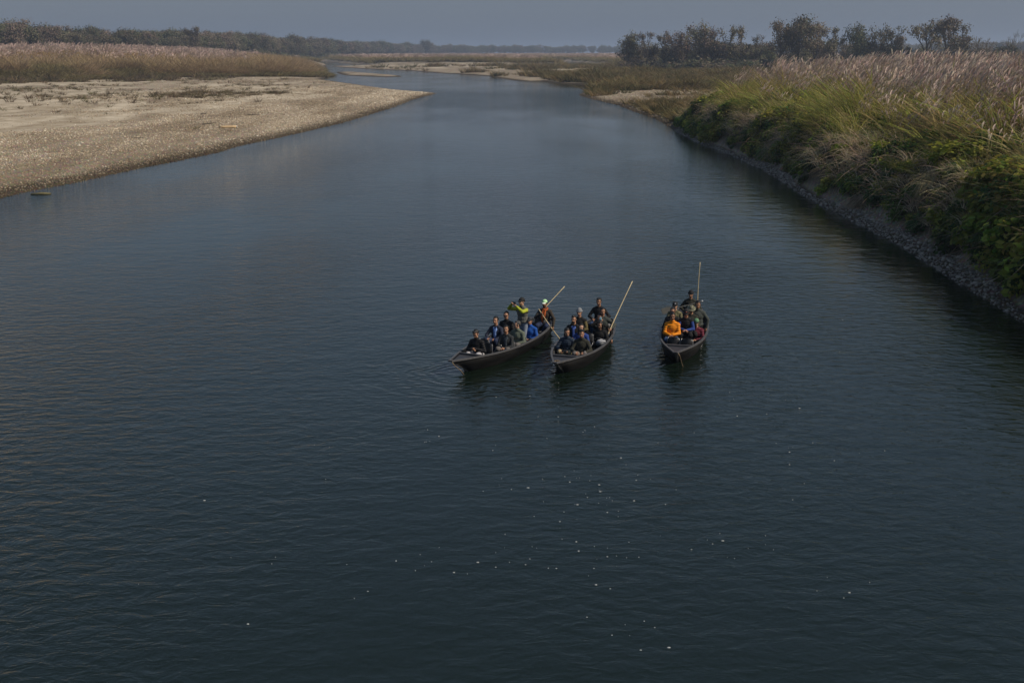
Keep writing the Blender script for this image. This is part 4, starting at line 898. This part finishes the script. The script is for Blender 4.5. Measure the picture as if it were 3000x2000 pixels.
    if not shades:
        for s_ in (-1, 1):
            e1 = child('eye', E_, M_EYE); e1.location = hp(s_ * .031, .0865, .010)
        for s_ in (-1, 1): child('eyebrow', Solid().capsule(hp(s_ * .016, .090, .030), hp(s_ * .048, .080, .033), .0035, .0025, 6), M_HAIR)
    else:
        G = Solid()
        for s_ in (-1, 1): G.ell(hp(s_ * .034, .089, .008), np.array((.029, .012, .021)) * k, rot=Rh, n=10, m=6); G.capsule(hp(s_ * .058, .08, .014), hp(s_ * .08, 0, .012), .004, .004, 5)
        G.capsule(hp(-.02, .1, .014), hp(.02, .1, .014), .005, .005, 5); child('sunglasses', G, M_LENS)
    child('mouth', Solid().capsule(hp(-.020, .088, -.060), hp(.020, .088, -.060), .0065, .0065, 6), M_LIP)
    if beard:
        Bd = Solid(); Bd.ell(hp(0, .048, -.086), np.array((.052, .048, .042)) * k, rot=Rh, n=10, m=7); Bd.capsule(hp(-.026, .092, -.044), hp(.026, .092, -.044), .008, .008, 6)
        child('beard', Bd, M_HAIR)
    if hat and hat[0] == 'cap':
        C_ = Solid(); C_.ell(hp(0, -.012, .058), np.array((.090, .106, .088)) * k, rot=Rh, half=True, n=16); cp_ = child('cap', C_, hat[1])
        Vv = Solid(); R = []
        for yy, wd, zz in ((.075, .075, .058), (.11, .074, .056), (.145, .062, .048), (.165, .040, .042)):
            R.append([hp(-wd, yy - .012, zz - .016), hp(-wd * .5, yy, zz), hp(0, yy + .004, zz + .003), hp(wd * .5, yy, zz), hp(wd, yy - .012, zz - .016), hp(wd * .5, yy, zz - .008), hp(0, yy, zz - .006), hp(-wd * .5, yy, zz - .008)])
        Vv.rings(R); child('visor', Vv, hat[2] if len(hat) > 2 else hat[1], parent=cp_)
        if len(hat) > 3: child('badge', Solid().ell(hp(0, .090, .098), np.array((.026, .010, .017)) * k, rot=Rh, n=10, m=6), hat[3], parent=cp_)
    elif hat and hat[0] == 'beanie':
        C_ = Solid(); C_.ell(hp(0, -.018, .045), np.array((.092, .108, .112)) * k, rot=Rh, half=True, n=16); cp_ = child('beanie', C_, hat[1])
        ring = [hp(.094 * math.cos(a), -.018 + .110 * math.sin(a), .044) for a in np.linspace(0, 6.2832, 21)]; child('cuff', Solid().tube(ring, .016, 6), hat[1], parent=cp_)
    elif hat and hat[0] == 'brim':
        C_ = Solid(); C_.ell(hp(0, -.015, .055), np.array((.090, .105, .085)) * k, rot=Rh, half=True, n=16); cp_ = child('sun_hat', C_, hat[1])
        R = [];
        for q in range(2):
            R += [[hp((r_ * .88) * math.cos(a), -.015 + r_ * math.sin(a), zz - q * .008) for a in np.linspace(0, 6.2832, 17)[:-1]] for r_, zz in (((.104, .056), (.165, .036)) if q == 0 else ((.165, .036), (.104, .056)))]
        child('brim', Solid().rings(R, False), hat[1], parent=cp_)
    if scarf is not None:
        ring = [sp(.485 + .015 * math.sin(a * 2), .085 * math.cos(a), .01 + .085 * math.sin(a)) for a in np.linspace(0, 6.2832, 17)]
        S = Solid().tube(ring, .034, 8); S.tube([sp(.46, .03, .10), sp(.36, .05, .155), sp(.22, .06, .16), sp(.06, .05, .16)], [.035, .04, .042, .035], 8); S.tube([sp(.46, -.03, .10), sp(.36, -.03, .15), sp(.16, .0, .155)], [.035, .038, .035], 8); child('scarf', S, scarf)
    print('PP', key, 'zc %.2f hip %.2f lat %.2f t %.2f' % (zc, hipz, (np.array(base[:2]) - np.array([bc.x, bc.y])).dot([ax.y, -ax.x]), (np.array(base[:2]) - np.array([bc.x, bc.y])).dot([ax.x, ax.y]) / L_ + .5))
    PEOPLE[key] = dict(o=o, base=np.array(base), Rz=Rz, hip=hip, k=k, arms=arms, sp=sp, hp=hp, yaw=yaw, hipz=hipz)
    if not standing and seat == 'chair':
        sz = hipz - .115; c0 = np.array(base) + Rz @ np.array([0, -.01, 0]); chair((c0[0], c0[1]), yaw, sz, chair_label or ('black chair under the ' + ' '.join(label.split(' ')[:11])))
    return PEOPLE[key]
def wpt(key, p): q = PEOPLE[key]; return q['base'] + q['Rz'] @ np.array(p, float)
def hand_mid(key):
    q = PEOPLE[key]; a = [w + (w - e) / np.linalg.norm(w - e) * .075 for _, e, w in q['arms']]; return a
blackp = cloth('black_quilted_nylon', (.010, .010, .012), True); blackw = cloth('black_wool', (.012, .012, .013)); navysuit = cloth('navy_suiting', (.022, .027, .048)); charc = cloth('charcoal_suiting', (.030, .033, .036))
olive = cloth('grey_green_fleece', (.115, .135, .105)); bluej = cloth('royal_blue_fleece', (.012, .075, .33)); lime = cloth('lime_shell_fabric', (.36, .40, .035)); greyv = cloth('grey_vest_fabric', (.12, .12, .11)); brownj = cloth('brown_grey_jacket', (.045, .038, .031))
orange = cloth('orange_puffer_nylon', (.72, .235, .010), True); maroon = cloth('maroon_puffer_nylon', (.12, .018, .034), True); navyp = cloth('navy_puffer_nylon', (.018, .030, .052), True); darkol = cloth('dark_olive_jacket', (.030, .030, .023)); darkg = cloth('dark_grey_jacket', (.050, .058, .054)); bluew = cloth('blue_jacket_cloth', (.025, .055, .22))
jeans = cloth('blue_jeans', (.035, .065, .14)); blackt = cloth('black_trousers', (.013, .013, .015)); tan = cloth('tan_trousers', (.36, .28, .165)); greyt = cloth('grey_trousers', (.13, .12, .115)); palet = cloth('pale_grey_trousers', (.36, .35, .37)); bluet = cloth('navy_trousers', (.02, .03, .07)); lightj = cloth('washed_jeans', (.22, .26, .33))
bshirt = cloth('blue_check_shirt', (.16, .26, .55)); bshirt2 = cloth('blue_shirt', (.07, .13, .42)); dshirt = cloth('dark_slate_sweater', (.03, .04, .055)); scarfm = cloth('orange_scarf_cloth', (.36, .085, .022)); olivesl = cloth('olive_sleeve_cloth', (.11, .09, .04))
capg = simple('pale_green_cap', (.48, .78, .42), .8, .15, 12); capw = simple('cap_white_front', (.78, .82, .74), .8, .1, 12); capk = simple('black_cap', (.016, .016, .017), .8, .2, 12); capb = simple('dark_grey_cap', (.03, .035, .045), .8, .2, 12); beanieg = simple('grey_knit', (.20, .21, .225), .95, .2, 60, .004, 120); beaniek = simple('black_knit', (.018, .018, .02), .95, .2, 60, .004, 120)
camoj = camo('camouflage_cloth', [(.035, .04, .02), (.10, .095, .045), (.17, .15, .085)]); camoh = camo('pale_camouflage', [(.10, .11, .07), (.22, .21, .15), (.05, .06, .035)]); capgreen = simple('green_headband_cap', (.10, .22, .12), .8, .5, 30); redb = simple('pink_badge', (.65, .22, .16), .7, .1, 10)

# boat 1
person('p1', (1393.6, 976.7), .98, 4, 'man in black quilted jacket and pale trousers bent over his phone', blackp, palet, 1, lean=.28, head=(0, 32), wr='phone', puff=1.10, collar=1, hair='quiff', seat='deck', lat=0.0)
person('p2', (1451.5, 937.8), 1.03, 1, 'man in navy suit jacket and open blue checked shirt', navysuit, bluet, 1, head=(4, 0), wr='knees', shirt=bshirt, skin=0, lat=-0.3)
person('p3', (1482, 963), 1.0, 8, 'man in charcoal suit jacket with clasped hands, front right of the left canoe', charc, greyt, 1, head=(14, 4), wr='clasp', shirt=dshirt, skin=0, lat=0.32)
person('p4', (1482.6, 923), 1.05, 5, 'man in black quilted jacket and sunglasses behind the navy suit', blackp, blackt, 1, head=(6, 0), wr='lap', puff=1.12, shades=True, collar=1, lat=-0.28)
person('p5', (1514.6, 950.4), 1.02, -1, 'man in grey green zipped fleece turning his face left', olive, greyt, 1, head=(-38, 4), wr='lap', puff=1.08, collar=1, skin=2, hairm=M_GREYHAIR, lat=0.34)
person('p6', (1551.4, 938.9), 1.03, 6, 'man in bright blue jacket and dark cap', bluej, blackt, 1, head=(2, 2), wr='lap', puff=1.06, collar=1, hat=('cap', capb, capb), beard=False, lat=0.36)
person('p7', (1528, 880), 1.62, -2, 'standing man in lime sleeved jacket and grey vest photographing with a phone', greyv, lightj, 1, head=(-8, 2), wr=((.05, .34, .56), (.25, .30, .60)), standing=True, hat=('cap', capk, capk), vest=lime, puff=1.08, skin=2, collar=1, lat=0.12, zr=(1.45, 1.75))
person('p8', (1595.6, 888.4), 1.22, 7, 'boatman in pale green cap and orange scarf at the left canoe stern', brownj, bluet, 1, head=(0, 4), wr=((-.33, .18, -.06), (.08, .29, .34)), hat=('cap', capg, capw), scarf=scarfm, puff=1.08, skin=3, beard=True, seat='stern', lat=0.22, zr=(1.0, 1.3))
# boat 2
person('q1', (1661, 971.7), .99, 3, 'man in navy quilted jacket and tan trousers at the middle canoe bow', navyp, tan, 2, lean=.14, head=(24, 16), wr='knees', puff=1.12, collar=1, lat=-0.24)
person('q2', (1704, 976.4), .98, 4, 'man in dark olive jacket with wristwatch, front right of the middle canoe', darkol, greyt, 2, lean=.14, head=(0, 10), wr='knees', puff=1.1, hair='quiff', collar=1, lat=0.24)
person('q3', (1702.4, 959), 1.0, 3, 'long haired woman in blue leaning out between the front men', bluew, jeans, 2, head=(8, 0), wr='lap', hair='long', skin=2, k=.92, lat=0.05)
person('q4', (1681.4, 934.4), 1.05, 3, 'man in black jacket open over a bright blue shirt', blackw, jeans, 2, head=(-8, 4), wr='lap', shirt=bshirt2, puff=1.1, hair='quiff', beard=True, lat=-0.3)
person('q5', (1697, 914), 1.08, 2, 'person in grey knitted beanie with olive sleeves', blackw, blackt, 2, head=(0, 2), wr='lap', hat=('beanie', beanieg), vest=olivesl, puff=1.06, lat=-0.32)
person('q6', (1757, 928.6), 1.06, 1, 'person in dark jacket hiding their face behind a raised phone', blackw, blackt, 2, head=(0, 0), wr=((-.40, .10, -.02), (.0, .27, .58)), puff=1.08, lat=0.26)
person('q7', (1758, 949.7), 1.0, 1, 'long haired person in black holding a camera above a grey backpack', blackw, blackt, 2, head=(-10, 22), wr='phone', hair='long', puff=1.12, lean=.16, lat=0.34)
person('q8', (1765.6, 911.4), 1.12, 4, 'dark haired man holding the bamboo pole of the middle canoe', darkg, blackt, 2, head=(18, 4), wr=((-.31, .22, .16), (.10, .26, .18)), puff=1.05, skin=1, lat=0.34, zr=(.95, 1.25))
person('q9', (1754.5, 882.7), 1.28, 1, 'boatman in plain black sweater at the middle canoe stern', blackw, jeans, 2, head=(-4, 8), wr=((-.20, .24, .14), (.16, .28, .12)), hair='quiff', seat='stern', skin=1, lat=0.05, zr=(1.05, 1.35))
# boat 3
person('r1', (1970.4, 926.3), 1.03, 1, 'man in bright orange quilted jacket and blue jeans', orange, jeans, 3, head=(4, 4), wr='clasp', puff=1.16, collar=1, skin=3, shirt=None, lat=-0.28)
person('r2', (1970.4, 911), 1.06, 0, 'person in black quilted jacket and sunglasses behind the orange jacket', blackp, blackt, 3, head=(-6, 2), wr='lap', puff=1.12, shades=True, skin=1, lat=-0.32)
person('r3', (1977.6, 894.7), 1.08, 0, 'person in camouflage jacket and black cap at the right canoe left side', camoj, blackt, 3, head=(6, 4), wr='lap', hat=('cap', capk, capk, M_WHITE), puff=1.06, skin=2, lat=-0.32)
person('r4', (2011, 915), 1.0, 2, 'person in dark vest with blue sleeves and badged cap, mid right canoe', blackp, blackt, 3, lean=.22, head=(0, 26), wr='clasp', hat=('cap', capk, capk, redb), vest=bluew, puff=1.05, k=.93, lat=0.14)
person('r5', (2025.5, 905), 1.06, 2, 'person in pale camouflage sun hat mostly hidden mid canoe', darkol, blackt, 3, head=(10, 26), wr='lap', hat=('brim', camoh), k=.94, lat=0.26)
person('r6', (2039.8, 943.7), .99, -4, 'person in maroon quilted jacket and green cap, front right of the right canoe', maroon, blackt, 3, lean=.22, head=(10, 12), wr='clasp', hat=('cap', capgreen, capk), puff=1.16, skin=2, lat=0.32)
person('r7', (2044.9, 888.6), 1.40, 2, 'man in dark grey jacket standing at the right canoe side', darkg, blackt, 3, head=(4, 14), wr=((-.29, .02, -.08), (.18, .20, .06)), standing=True, puff=1.14, collar=1, skin=1, k=.95, lat=0.4, zr=(1.05, 1.5))
person('r8', (2024, 861), 1.26, 0, 'boatman in dark jacket and black knitted beanie at the right canoe stern', darkol, blackt, 3, head=(-4, 6), wr=((-.20, .20, .06), (.20, .24, .10)), hat=('beanie', beaniek), seat='stern', skin=1, lat=0.0, zr=(1.05, 1.4))

# ---- turn the joined limbs into continuous surfaces
tmp = []
for o, S, vox, it, mat, extra in JOBS:
    t = bpy.data.objects.new('tmp', S.mesh('tmp', mat)); COL.objects.link(t)
    r = t.modifiers.new('r', 'REMESH'); r.mode = 'VOXEL'; r.voxel_size = vox; r.adaptivity = 0
    s_ = t.modifiers.new('s', 'SMOOTH'); s_.factor = .5; s_.iterations = it; tmp.append(t)
bpy.context.view_layer.update(); dg = bpy.context.evaluated_depsgraph_get()
for (o, S, vox, it, mat, extra), t in zip(JOBS, tmp):
    ev = t.evaluated_get(dg); m = bpy.data.meshes.new_from_object(ev); nv = len(m.vertices)
    if extra is not None:
        co = np.zeros(nv * 3); m.vertices.foreach_get('co', co); Vv = co.reshape(-1, 3).tolist() + [tuple(map(float, v)) for v in extra.V]
        Ff = [list(p_.vertices) for p_ in m.polygons] + [[i + nv for i in f] for f in extra.F]
        m = mesh_np(o.name, Vv, Ff, mat, True)
    else:
        if mat in (M_HAIR, M_GREYHAIR):
            co = np.zeros(nv * 3); m.vertices.foreach_get('co', co); co += rng.normal(0, .0028, nv * 3); m.vertices.foreach_set('co', co)
        m.materials.clear(); m.materials.append(mat); m.shade_smooth()
    o.data = m; m.name = o.name.split('.')[0]
for t in tmp:
    m = t.data; bpy.data.objects.remove(t); bpy.data.meshes.remove(m)

# ---- empty chairs that show
def boat_pt(k, t, lat): root, c, ax, L_, half = BOATOBJ[k]; pr = Vector((ax.y, -ax.x)); q = c + ax * ((t - .5) * L_) + pr * lat; return q
def free_chair(k, t, lat, label, sz=.22):
    q = boat_pt(k, t, lat); ax = BOATS[k][1]; chair((q.x, q.y), math.atan2(ax.x, -ax.y), sz, label)
free_chair(1, .31, .02, 'empty black chair between the phone user and the charcoal suit in the left canoe')
free_chair(1, .37, -.28, 'empty black chair just left of the navy suit in the left canoe')
free_chair(1, .86, .10, 'empty black chair behind the blue jacket near the left canoe stern', .25)
free_chair(2, .56, .05, 'empty black chair in the middle canoe beside the beanie')
free_chair(2, .34, .30, 'empty black chair in front of the grey backpack in the middle canoe')
free_chair(3, .255, -.20, 'empty black chair at the front left of the right canoe', .19)
free_chair(3, .25, .20, 'empty black chair at the front right of the right canoe', .17)
free_chair(3, .42, .02, 'empty black chair in the middle of the right canoe between orange and maroon jackets', .20)

# ---- poles and paddles
M_BAMBOO = simple('bamboo_pole', (.55, .45, .27), .5, .2, 6, .002, 30)
M_PADDLE = simple('grey_paddle_wood', (.07, .072, .068), .6, .3, 8)
def pole(name, a, b, r0, r1, label, mat=M_BAMBOO, cat='pole', bow=-.6):
    a = np.array(a); b = np.array(b); o = link(name, Solid().tube([(b - a) * t + np.array([.016, 0, .022]) * np.linalg.norm(b - a) * math.sin(math.pi * t) * bow for t in np.linspace(0, 1, 9)], [r0 + (r1 - r0) * t for t in np.linspace(0, 1, 9)], 8).mesh(name, mat)); o.location = a
    nodes = Solid()
    for t in np.linspace(.12, .95, 8): d = (b - a) / np.linalg.norm(b - a); q = (b - a) * t + np.array([.016, 0, .022]) * np.linalg.norm(b - a) * math.sin(math.pi * t) * bow; nodes.tube([q - d * .008, q, q + d * .008], [r0 * 1.02, r0 * 1.22, r0 * 1.02], 8)
    if cat == 'pole': link('joint', nodes.mesh('joint', mat), o)
    return tag(o, label, cat)
def ray_at(u, v, y):
    a = (u - 1500) / FPX; b = (1000 - v) / FPX; d = np.array([a, math.cos(PITCH) + b * math.sin(PITCH), -math.sin(PITCH) + b * math.cos(PITCH)]); return np.array([0, 0, CAM_H]) + d * (y / d[1])
y8 = PEOPLE['p8']['base'][1]
pole('bamboo_pole', ray_at(1555, 945, y8 + .05), ray_at(1654, 839, y8 + .75), .015, .013, 'long pale bamboo pole slanting up behind the green capped boatman')
h8 = hand_mid('p8'); a8 = wpt('p8', h8[1]); b8 = wpt('p8', h8[0]); d8 = (b8 - a8) / np.linalg.norm(b8 - a8)
pole('bamboo_pole', a8 - d8 * .18, b8 + d8 * .50, .014, .014, 'shorter bamboo pole held across his body by the green capped boatman')
hq = wpt('q8', hand_mid('q8')[0]); topq = ray_at(1852.6, 824, hq[1] + .9); dq = (topq - hq) / np.linalg.norm(topq - hq)
pole('bamboo_pole', hq - dq * .25, topq, .015, .013, 'bamboo pole slanting up to the right from the middle canoe')
yr = PEOPLE['r8']['base'][1]
pole('bamboo_pole', ray_at(2043, 905, yr + .35), ray_at(2051, 768, yr + .45), .014, .012, 'upright bamboo pole rising from the right canoe stern')
pa = ray_at(1972, 904, yr - .55); pbp = ray_at(2057, 882, yr - .30)
pd = pole('paddle', pa, pbp, .017, .017, 'grey wooden paddle held across the stern of the right canoe', M_PADDLE, 'paddle')
dv = (pbp - pa) / np.linalg.norm(pbp - pa); up = np.array([0, .25, 1.]); up -= dv * up.dot(dv); up /= np.linalg.norm(up); nn = np.cross(dv, up)
R = []
for t, w_ in ((.02, .03), (-.06, .075), (-.20, .10), (-.34, .10), (-.40, .07)):
    c = dv * t; R.append([c - up * w_ - nn * .008, c + up * w_ - nn * .008, c + up * w_ + nn * .008, c - up * w_ + nn * .008])
link('blade', Solid().rings(R).mesh('blade', M_PADDLE, False), pd)
link('knob', Solid().ell(pbp - pa, (.03, .03, .03)).mesh('knob', simple('pale_knob', (.5, .5, .5), .5)), pd)

# ---- phones, camera, bag
M_PHONE = simple('black_phone_case', (.012, .012, .014), .3, .1, 5, spec=.5)
def phone(key, label, at, ry=0., rxx=0., screen=None):
    q = PEOPLE[key]; Rm = q['Rz'] @ rotx(rxx) @ roty(ry)
    o = link('phone', Solid().box((0, 0, 0), (.078, .006, .038), Rm, .5).mesh('phone', M_PHONE)); o.location = at; tag(o, label, 'phone')
    link('camera_lens', Solid().ell(Rm @ np.array([.055, .007, .02]), (.009, .004, .009), rot=Rm, n=8, m=6).mesh('camera_lens', M_LENS), o)
    if screen is not None: link('phone_back_panel', Solid().box(Rm @ np.array([0, .0065, 0]), (.070, .002, .033), Rm, .5).mesh('phone_back_panel', screen), o)
h = hand_mid('p7'); phone('p7', 'dark phone held up sideways by the standing photographer', wpt('p7', (h[0] + h[1]) / 2 + np.array([0, .0, .035])))
h = hand_mid('p1'); phone('p1', 'phone in the hands of the man at the left canoe bow', wpt('p1', (h[0] + h[1]) / 2 + np.array([0, 0, .02])), 0, 1.0)
h = hand_mid('q6'); phone('q6', 'phone with pale blue back held up before a face in the middle canoe', wpt('q6', h[1] + np.array([0, .02, .03])), 1.57, 0, simple('pale_blue_case', (.30, .55, .72), .4, .6, 40))
h = hand_mid('q1'); phone('q1', 'phone held by the man in tan trousers', wpt('q1', (h[0] + h[1]) / 2 + np.array([0, 0, .02])), 0, 1.1)
h = hand_mid('q7'); cpos = wpt('q7', (h[0] + h[1]) / 2 + np.array([0, .01, .03]))
co_ = link('photo_camera', Solid().box((0, 0, 0), (.068, .030, .045), PEOPLE['q7']['Rz'], .3).mesh('photo_camera', M_PHONE)); co_.location = cpos; tag(co_, 'black camera held by the long haired person in the middle canoe', 'camera')
link('lens', Solid().capsule((0, 0, 0), PEOPLE['q7']['Rz'] @ np.array([0, .085, -.01]), .028, .026).mesh('lens', M_LENS), co_)
M_BAG = simple('grey_backpack_nylon', (.16, .17, .19), .7, .6, 14, .01, 18); q = PEOPLE['q7']; bp_ = wpt('q7', q['hip'] + np.array([-.10, .40, .12]))
S = Solid(); S.ell((0, 0, 0), (.17, .13, .11)); S.ell((.03, .05, .03), (.11, .09, .085)); S.ell((-.06, -.02, .05), (.09, .08, .07))
bag = link('backpack', S.mesh('backpack', M_BAG)); bag.location = bp_; bag.rotation_euler = (0, 0, q['yaw'] + .3); tag(bag, 'crumpled grey backpack on the lap of the long haired person', 'backpack')
link('strap', Solid().tube([(-.15, .02, .04), (-.08, .10, .09), (.02, .14, .09), (.12, .10, .05)], .014, 6).mesh('strap', M_WHITE), bag); link('strap', Solid().tube([(-.10, -.06, .09), (.0, .02, .125), (.10, .05, .10), (.15, .02, .02)], .013, 6).mesh('strap', M_WHITE), bag)
# wristwatch of the front man
a_, e_, w_ = PEOPLE['q2']['arms'][0]; d, u, v = Solid()._frame(w_ - e_); c = w_ - d * .005
wt = link('wristwatch', Solid().tube([c + (u * math.cos(t) + v * math.sin(t)) * .034 for t in np.linspace(0, 6.2832, 15)], .008, 6).mesh('wristwatch', M_TUBE), PEOPLE['q2']['o'])
link('watch_face', Solid().ell(c + np.array([0, .02, .034]), (.017, .014, .008), n=10, m=6).mesh('watch_face', M_WHITE), wt)

# ------------------------------------------------------------------ details on the banks
def tussock(it, n, h, label, seed, c1=(.33, .26, .16), c2=(.48, .38, .25), droop=1.25, lean=(-.8, -.25), wdt=.035):
    random.seed(seed); x, y = TUSS[it]; R = Rib()
    for i in range(n):
        a = random.uniform(0, 6.283); r = .28 * math.sqrt(random.random()); b = (r * math.cos(a), r * math.sin(a), 0); f = random.random()
        d = np.array([lean[0] * random.uniform(.1, 1) + random.uniform(-.35, .35), lean[1] * random.random() + random.uniform(-.35, .35), 1.]); c = [c1[k] * (1 - f) + c2[k] * f for k in range(3)]
        R.blade(b, d, h * random.uniform(.6, 1.1), np.array([lean[0] * .7 * random.random(), random.uniform(-.3, .1), -droop * random.uniform(.7, 1.25)]), wdt * random.uniform(.6, 1.4), jit(c, .2), 6)
    root = bpy.data.objects.new('dry_grass_tussock', None); COL.objects.link(root); zg = ground_z(x, y); root.location = (x, y, zg - .05); tag(root, label, 'grass tussock', 'dry tussocks hanging on the right bank')
    link('blades', R.mesh('blades', M_BANK), root); link('root_mat', Solid().ell((0, 0, .02), (.32, .32, .16)).mesh('root_mat', simple('root_mat', (.07, .055, .035), .95)), root)
tussock(0, 150, 3.1, 'pale dry tussock spilling down the far part of the right bank', 1, lean=(-.9, -.5))
tussock(1, 120, 3.0, 'dry brown tussock just above the farthest spilling one', 2, (.28, .20, .11), (.40, .30, .18), .9)
tussock(2, 120, 2.3, 'straw coloured tussock hanging low over the waterline of the right bank', 3, (.34, .28, .19), (.46, .39, .28), 1.6, (-1.1, -.3), .03)
tussock(3, 120, 2.5, 'tall dry tussock hanging among green weeds mid right bank', 4, (.32, .24, .14), (.45, .35, .22), 1.25, (-.5, -.6))
tussock(4, 90, 2.4, 'thin dry tussock behind the tall hanging one', 5, (.30, .23, .13), (.42, .33, .2), .8)
tussock(5, 100, 2.4, 'upright brown tussock near the right frame edge', 6, (.25, .18, .09), (.38, .29, .16), .7, (-.3, -.3))
tussock(6, 70, 1.8, 'small dry tussock low on the far end of the right bank', 7, (.26, .20, .12), (.38, .29, .18), 1.1, (-.7, -.3))
tussock(7, 90, 2.6, 'brownish tussock on the brow between the two hanging straw clumps', 8, (.28, .2, .1), (.42, .31, .18), .9, (-.5, -.4))
# driftwood log and branches on the gravel bar
M_LOG = simple('bleached_driftwood', (.58, .42, .24), .75, .3, 6, .01, 14); M_DRIFT = simple('dark_driftwood', (.07, .058, .045), .85, .3, 10)
def on_ground(u, v):
    x, y = px(u, v, .8)
    for _ in range(6): z = ground_z(x, y); x, y = px(u, v, z)
    return x, y, z
x, y, z = on_ground(669, 376); S = Solid(); S.tube([(-.95, -.14, .14), (-.5, -.08, .15), (0, 0, .16), (.5, .1, .17), (.93, .2, .18)], [.13, .15, .15, .145, .12], 10)
lo = link('driftwood_log', S.mesh('driftwood_log', M_LOG)); lo.location = (x, y, z - .02); tag(lo, 'bleached orange driftwood log lying on the left gravel bar', 'log')
link('dark_end', Solid().tube([(-.99, -.147, .139), (-.94, -.14, .14)], [.135, .137], 10).mesh('dark_end', M_DRIFT), lo); link('pale_end', Solid().tube([(.85, .18, .178), (.945, .203, .181)], [.137, .125], 10).mesh('pale_end', simple('pale_wood', (.72, .68, .60), .8)), lo)
def branch(u, v, label, seed, L_=1.2, m=M_DRIFT):
    r = random.Random(seed); x, y, z = on_ground(u, v); S = Solid(); p = np.array([-L_ / 2, 0, .06]); pts = [p]
    for i in range(5): p = p + np.array([L_ / 5, r.uniform(-.12, .12), r.uniform(-.04, .09)]); pts.append(p)
    S.tube(pts, [.05, .055, .05, .045, .035, .02], 6); o = link('driftwood_branch', S.mesh('driftwood_branch', m)); o.location = (x, y, z); o.rotation_euler = (0, 0, r.uniform(-.4, .4)); tag(o, label, 'driftwood', 'driftwood on the gravel bar')
    for j in range(3): q = pts[1 + j]; link('twig', Solid().tube([q, q + np.array([r.uniform(-.1, .3), r.uniform(-.2, .2), r.uniform(.15, .4)])], [.025, .01], 5).mesh('twig', m), o)
branch(612, 366, 'dark curved branch just left of the bleached log', 1, 1.5); branch(742, 340, 'dark forked branch on the sand behind the bleached log', 2, 1.8); branch(598, 336, 'short dark stump lying on the wet sand of the left bar', 3, .9); branch(405, 405, 'dark twiggy debris on the gravel left of the log', 4, 1.3)
x, y = px(120, 569, .02); S = Solid(); S.tube([(-.6, -.1, .02), (0, .06, .05), (.55, .12, .03)], [.05, .08, .04], 7); S.tube([(-.5, .12, .03), (.1, .2, .07), (.55, .25, .04)], [.03, .05, .03], 6)
fl = link('floating_branch', S.mesh('floating_branch', simple('mossy_wood', (.13, .115, .055), .8, .4, 8))); fl.location = (x, y, 0); tag(fl, 'mossy branch floating just off the lower left gravel shore', 'driftwood')
# foam flecks drifting on the water
fz = []; random.seed(5)
cl = [(1700, 1480, 260, 90, 60), (1780, 1400, 200, 70, 30), (1650, 1640, 330, 60, 45), (2150, 1600, 160, 90, 22), (1260, 1260, 90, 60, 14), (1820, 1850, 160, 120, 20), (1250, 1660, 130, 70, 14), (2300, 1280, 300, 180, 36), (1700, 1250, 320, 80, 26), (780, 1700, 320, 160, 14), (1500, 1150, 500, 60, 14), (2350, 1050, 300, 90, 14), (900, 1400, 350, 200, 12), (2500, 1700, 300, 200, 10)]
S = Solid()
for u0, v0, su, sv, n in cl:
    for i in range(int(n * .5)):
        u = random.gauss(u0, su * .5); v = random.gauss(v0, sv * .5); x, y = px(u, v); r = random.choice([.003, .004, .005, .006, .008, .013]); a = random.uniform(.8, 2.6)
        R = [[(x + r * a * s1 * math.cos(t), y + r * s1 * math.sin(t) * 1.3, z1) for t in np.linspace(0, 6.2832, 8)[:-1]] for s1, z1 in ((1.0, .002), (.9, .006), (.5, .009))]; S.rings(R)
fo = link('foam_flecks', S.mesh('foam_flecks', simple('white_foam', (.46, .47, .46), .7, .05))); tag(fo, 'tiny white foam flecks drifting on the dark water', 'foam', kind='stuff')

# ------------------------------------------------------------------ winter haze
m, nt, out = newmat('haze_air'); v = N(nt, 'VolumePrincipled'); v.inputs['Color'].default_value = (.62, .76, 1.0, 1); v.inputs['Density'].default_value = .00023; v.inputs['Anisotropy'].default_value = .3
nt.links.new(v.outputs[0], out.inputs['Volume'])
S = Solid(); z0, z1, w_ = -4, 48, 9400
me = mesh_np('haze', [(-w_, -400, z0), (w_, -400, z0), (w_, w_, z0), (-w_, w_, z0), (-w_, -400, z1), (w_, -400, z1), (w_, w_, z1), (-w_, w_, z1)], [(0, 3, 2, 1), (4, 5, 6, 7), (0, 1, 5, 4), (1, 2, 6, 5), (2, 3, 7, 6), (3, 0, 4, 7)], m)
tag(link('haze', me), kind='stuff')
